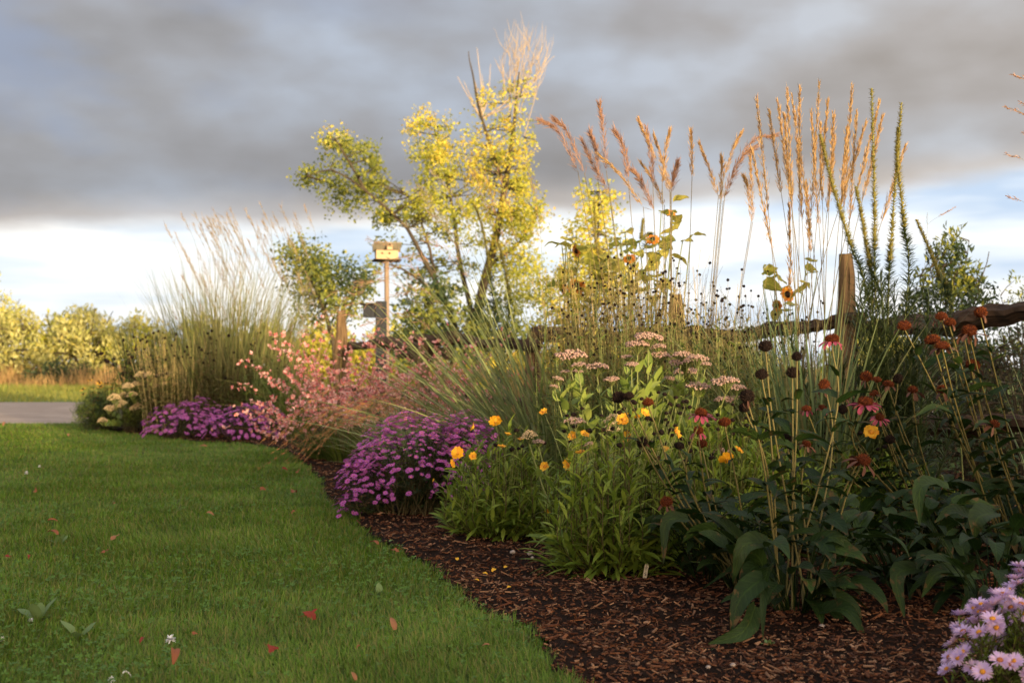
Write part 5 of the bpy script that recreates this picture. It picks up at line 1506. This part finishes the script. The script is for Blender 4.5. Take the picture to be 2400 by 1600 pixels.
# ------------------------------------------------------------------ small things
tagp = G(1508, 1370)
tt_ = thing('plant_tag', 'small wooden plant tag with dark handwriting stuck in the mulch', 'plant tag', tagp)
mb = MB()
e = P(1517, 1318, tagp[1]) - tagp
dv = unit(e); rt_ = unit(np.cross(dv, A(0, 1, 0))); fw = np.cross(dv, rt_)
R3 = np.stack([rt_, fw, dv], 1)
mb.box(tagp + dv * .03, (.0145, .0018, .082), R3)
an = np.linspace(0, PI, 9)
cap = np.array([tagp + dv * (.071 + .00725 * math.sin(x_)) + rt_ * .00725 * math.cos(x_) - fw * .0009 * s_ for s_ in (1, -1) for x_ in an])
mb.add(cap, [(k, k + 1, k + 10, k + 9) for k in range(8)], [(0, k, k + 1) for k in range(1, 8)] + [(9, 9 + k + 1, 9 + k) for k in range(1, 8)])
part('stake', mb, M['tagwood'], tt_, smooth=False)
mb = MB()
side_ = 1 if (fw @ A(0, -1, 0)) > 0 else -1
for q in range(13):
    zz = .012 + q * .0048
    if q in (4, 8): continue
    mb.box(tagp + dv * zz + fw * side_ * .0013 + rt_ * U(-.002, .002), (U(.003, .008), .0006, U(.0008, .0026)), R3 @ np.array([[math.cos(.4 * (q % 3 - 1)), 0, math.sin(.4 * (q % 3 - 1))], [0, 1, 0], [-math.sin(.4 * (q % 3 - 1)), 0, math.cos(.4 * (q % 3 - 1))]]))
part('writing', mb, M['ink'], tt_, smooth=False)


def fallen(label, px_, py_, wpx, mat, shape='maple', tilt=.5, z=.04, spin=None):
    g = G(px_, py_, z)
    s_ = wpx / F * g[1]
    mb = MB()
    sp_ = U(0, 6.3) if spin is None else spin
    if shape == 'maple':
        a = np.linspace(0, 2 * PI, 31)[:-1]
        r = .32 + .22 * np.maximum(0, np.cos(a * 5 / 2 * 1.0)) ** .7 + .06 * np.cos(a * 10)
        ring = np.c_[np.cos(a) * r, np.sin(a) * r, .16 * np.cos(2 * a + sp_) * r * 2 + .05 * np.sin(5 * a)]
        V = np.concatenate([[[0, 0, 0]], ring])
        mb.add(V, T=[(0, k + 1, (k + 1) % 30 + 1) for k in range(30)])
        mb.tubes(np.array([[-.3, 0, 0], [-.6, .05, .04], [-.85, .16, .02]]), .018, 4)
    else:
        leaves(mb, A(-.5, 0, 0)[None], A(0.), A(1.2), A(1.1), A(1.15), A(.42), 8, 'ovate', .7)
    m_ = frames(A(rng.normal(0, .3), -tilt, 1)[None], A(sp_), A(s_))[0]
    for k in range(len(mb.v)): mb.v[k] = mb.v[k] @ m_.T + g
    top('fallen_leaf', mb, M[mat], label, 'fallen leaf', g, group='fallen leaves on the lawn')


FL = [('dark red fallen leaf standing in the grass near the lower middle of the lawn', 727, 1437, 34, 'leaf_red', 'maple', .9), ('curled tan fallen leaf standing upright near the mulch edge', 921, 1460, 34, 'leaf_tan', 'curl', 1.2), ('dark red crumpled leaf below the standing red leaf', 637, 1517, 30, 'leaf_red', 'maple', .6),
      ('long curled rusty leaf beside the white clover flower', 408, 1535, 50, 'leaf_rust', 'curl', .3), ('tan leaf cut off by the bottom of the picture', 829, 1583, 24, 'leaf_tan', 'curl', 1.0), ('orange leaf lying near the gaura plumes', 614, 1145, 17, 'leaf_rust', 'maple', .8), ('bent tan leaf in the middle of the lawn', 492, 1203, 20, 'leaf_tan', 'curl', .4),
      ('orange leaf on the far lawn toward the left', 82, 1149, 15, 'leaf_rust', 'maple', .8), ('slim rusty leaf left of the middle lawn', 123, 1219, 22, 'leaf_rust', 'curl', .3), ('curled brown leaf on the left lawn below the slim rusty leaf', 124, 1247, 30, 'leaf_rust', 'curl', .2), ('pale crumpled leaf on the left lawn', 268, 1257, 22, 'leaf_tan', 'maple', .4),
      ('small pale leaf on the lawn in front of the cream stonecrop', 160, 1018, 13, 'leaf_tan', 'curl', .5), ('small orange leaf in front of the bright purple cushions', 477, 1045, 15, 'leaf_tan', 'curl', .5), ('dark leaf under the tip of the arching plumes', 667, 1098, 14, 'leaf_red', 'curl', .9), ('small brown leaf on the lawn beside the plume tips', 697, 1104, 12, 'leaf_rust', 'maple', .5),
      ('brown sliver of leaf near the lawn edge below the plumes', 690, 1152, 30, 'leaf_rust', 'curl', .1), ('orange speck of leaf between the two red leaves', 456, 1483, 14, 'leaf_rust', 'maple', .6), ('dark leaf bit low on the lawn left of the clover flower', 333, 1498, 22, 'leaf_red', 'curl', .2), ('small orange leaf bit toward the lower middle of the lawn', 840, 1514, 12, 'leaf_rust', 'curl', .3),
      ('brown leaf bit in the grass at the far left edge', 20, 1302, 14, 'leaf_red', 'maple', .4), ('brown leaf on the lawn above the left broad weed', 68, 1303, 14, 'leaf_red', 'curl', .4), ('small rusty leaf in the centre of the far lawn', 268, 1179, 10, 'leaf_rust', 'maple', .4), ('brown leaf in the shade under the left flank of the big aster', 686, 1199, 14, 'leaf_rust', 'maple', .4),
      ('pale brown leaf in the lawn at the lower right', 1138, 1511, 18, 'leaf_tan', 'curl', .2), ('salmon leaf at the left end of the gravel edge', 10, 993, 16, 'leaf_tan', 'curl', .4), ('rusty leaf low in the left lawn', 247, 1290, 18, 'leaf_rust', 'maple', .3)]
for lab, a, c, w, mt, sh, ti in FL: fallen(lab, a, c, w, mt, sh, ti)
for lab, a, c, w, mt, sh in [('rusty fallen leaf on the mulch left of the first coreopsis', 924, 1287, 22, 'leaf_rust', 'maple'), ('brown curled leaf at the mulch edge', 877, 1271, 26, 'leaf_rust', 'curl'), ('green fallen leaf on the mulch under the big aster', 918, 1267, 15, 'weed', 'curl'), ('pale fallen leaf on the mulch under the big aster', 1013, 1274, 17, 'leaf_tan', 'maple')]:
    fallen(lab, a, c, w, mt, sh, .2, .04)


def petal_bit(label, px_, py_, wpx):
    g = G(px_, py_, .04); s_ = wpx / F * g[1]
    mb = MB()
    leaves(mb, A(-.5, 0, 0)[None] * s_, A(0.), A(1.1), A(.9), A(s_), A(s_ * .6), 5, 'petal', .2, wav=.2)
    mb.v = [v @ frames(A(.1, -.4, 1)[None], U(0, 6, 1), A(1.0))[0].T + g for v in mb.v]
    top('petal', mb, M['yellow'], label, 'petal', g, group='yellow petals dropped on the mulch')


for lab, a, c, w in [('single bright yellow petal nearest the lawn on the mulch', 1193, 1375, 11), ('yellow petals lying together on the mulch in front of the coreopsis', 1157, 1335, 16), ('orange yellow petal right of the petal pile on the mulch', 1185, 1328, 12), ('orange petal left of the petal pile on the mulch', 1137, 1343, 12), ('slim yellow petal close under the left coreopsis', 1071, 1309, 13), ('faint yellow petal below the petal pile', 1118, 1358, 10)]:
    petal_bit(lab, a, c, w)


def clover(label, px_, py_, wpx):
    g = G(px_, py_ + wpx * 1.1, 0); hd = P(px_, py_, g[1]); s_ = wpx / F * g[1]
    t = thing('clover_flower', label, 'clover flower', g, 'white clover flowers in the lawn')
    stem_part(t, crv([g, hd], 4), .0011, .0009, 'stem_g', sides=3)
    mb = MB(); n = 70
    leaves(mb, np.repeat(hd[None], n, 0), U(0, 6.3, n), np.arccos(U(-.5, 1, n)), .3, s_ * .52 * U(.8, 1.1, n), s_ * .16, 4, 'petal', .1)
    part('flower_head', mb, M['white'], t)


for lab, a, c, w in [('white clover flower beside the long curled leaf', 400, 1497, 24), ('white clover flower at the left picture edge', 4, 1497, 16), ('small clover bud in front of the long curled leaf', 204, 1547, 9), ('pale clover flower beside the white twine', 262, 1592, 18), ('pale clover flower near the left broad weed', 72, 1452, 13), ('tiny clover flower on the far left lawn', 92, 1093, 9), ('yellowish clover flower on the far left lawn', 62, 1108, 10)]:
    clover(lab, a, c, w)
g = G(300, 1596)
mb = MB()
mb.tubes(crv([P(283, 1600, g[1]), P(285, 1583, g[1]), P(293, 1572, g[1] + .01), P(303, 1578, g[1] + .02), P(312, 1592, g[1] + .02), P(325, 1597, g[1] + .03), P(340, 1586, g[1] + .04), P(356, 1583, g[1] + .04)], 30), .0022, 6)
top('twine', mb, M['white'], 'loop of white twine lying in the grass at the bottom edge', 'twine', g)


def weed(label, px_, py_, n, L, W):
    g = G(px_, py_)
    mb = MB(); a = np.linspace(0, 6.3, n + 1)[:-1] + U(0, 1)
    leaves(mb, np.repeat(g[None], n, 0), a, U(.3, 1.1, n), U(.1, .6, n), L * U(.7, 1.1, n), W, 7, 'obov', .15, wav=.1)
    top('weed', mb, M['weed'], label, 'weed', g, group='broad leaved weeds in the lawn')


for lab, a, c, n, L, W in [('broad weed rosette with pale leaves at the left of the lawn', 88, 1458, 6, .09, .035), ('weed with one upright spoon shaped leaf', 182, 1500, 3, .085, .03), ('broad weed near the lower middle mulch edge', 890, 1402, 4, .06, .025), ('small weed rosette in the middle of the lawn', 140, 1277, 5, .07, .03), ('small green seedling in front of the foremost coneflower', 1800, 1520, 8, .035, .012), ('tiny seedling right of the foremost coneflower leaves', 1975, 1503, 6, .03, .01), ('seedling on the mulch between lawn and coneflower', 1660, 1535, 4, .03, .012), ('green seedling near the mulch edge low in the picture', 1395, 1462, 4, .03, .01)]:
    weed(lab, a, c, n, L, W)
for q, (a, c, w) in enumerate([(1202, 1293, 14), (1243, 1296, 16), (1248, 1306, 9), (1660, 1562, 12), (1718, 1557, 14), (1927, 1467, 16)]):
    g = G(a, c, .03)
    mb = MB(); add_ball(mb, w / F * g[1] * .5, .7, 10, 6, jit=.06)
    mb.v = [v + g for v in mb.v]
    top('pebble', mb, M['gravel'], ['pale pebble under the left coreopsis', 'tan pebble under the left coreopsis, right of the pale one', 'tiny pale pebble in front of the tan pebble', 'pebble on the mulch below the big drooping leaf', 'larger pale pebble on the mulch low at the right', 'tan pebble beside the foremost coneflower stems'][q], 'pebble', g, group='pebbles on the mulch')
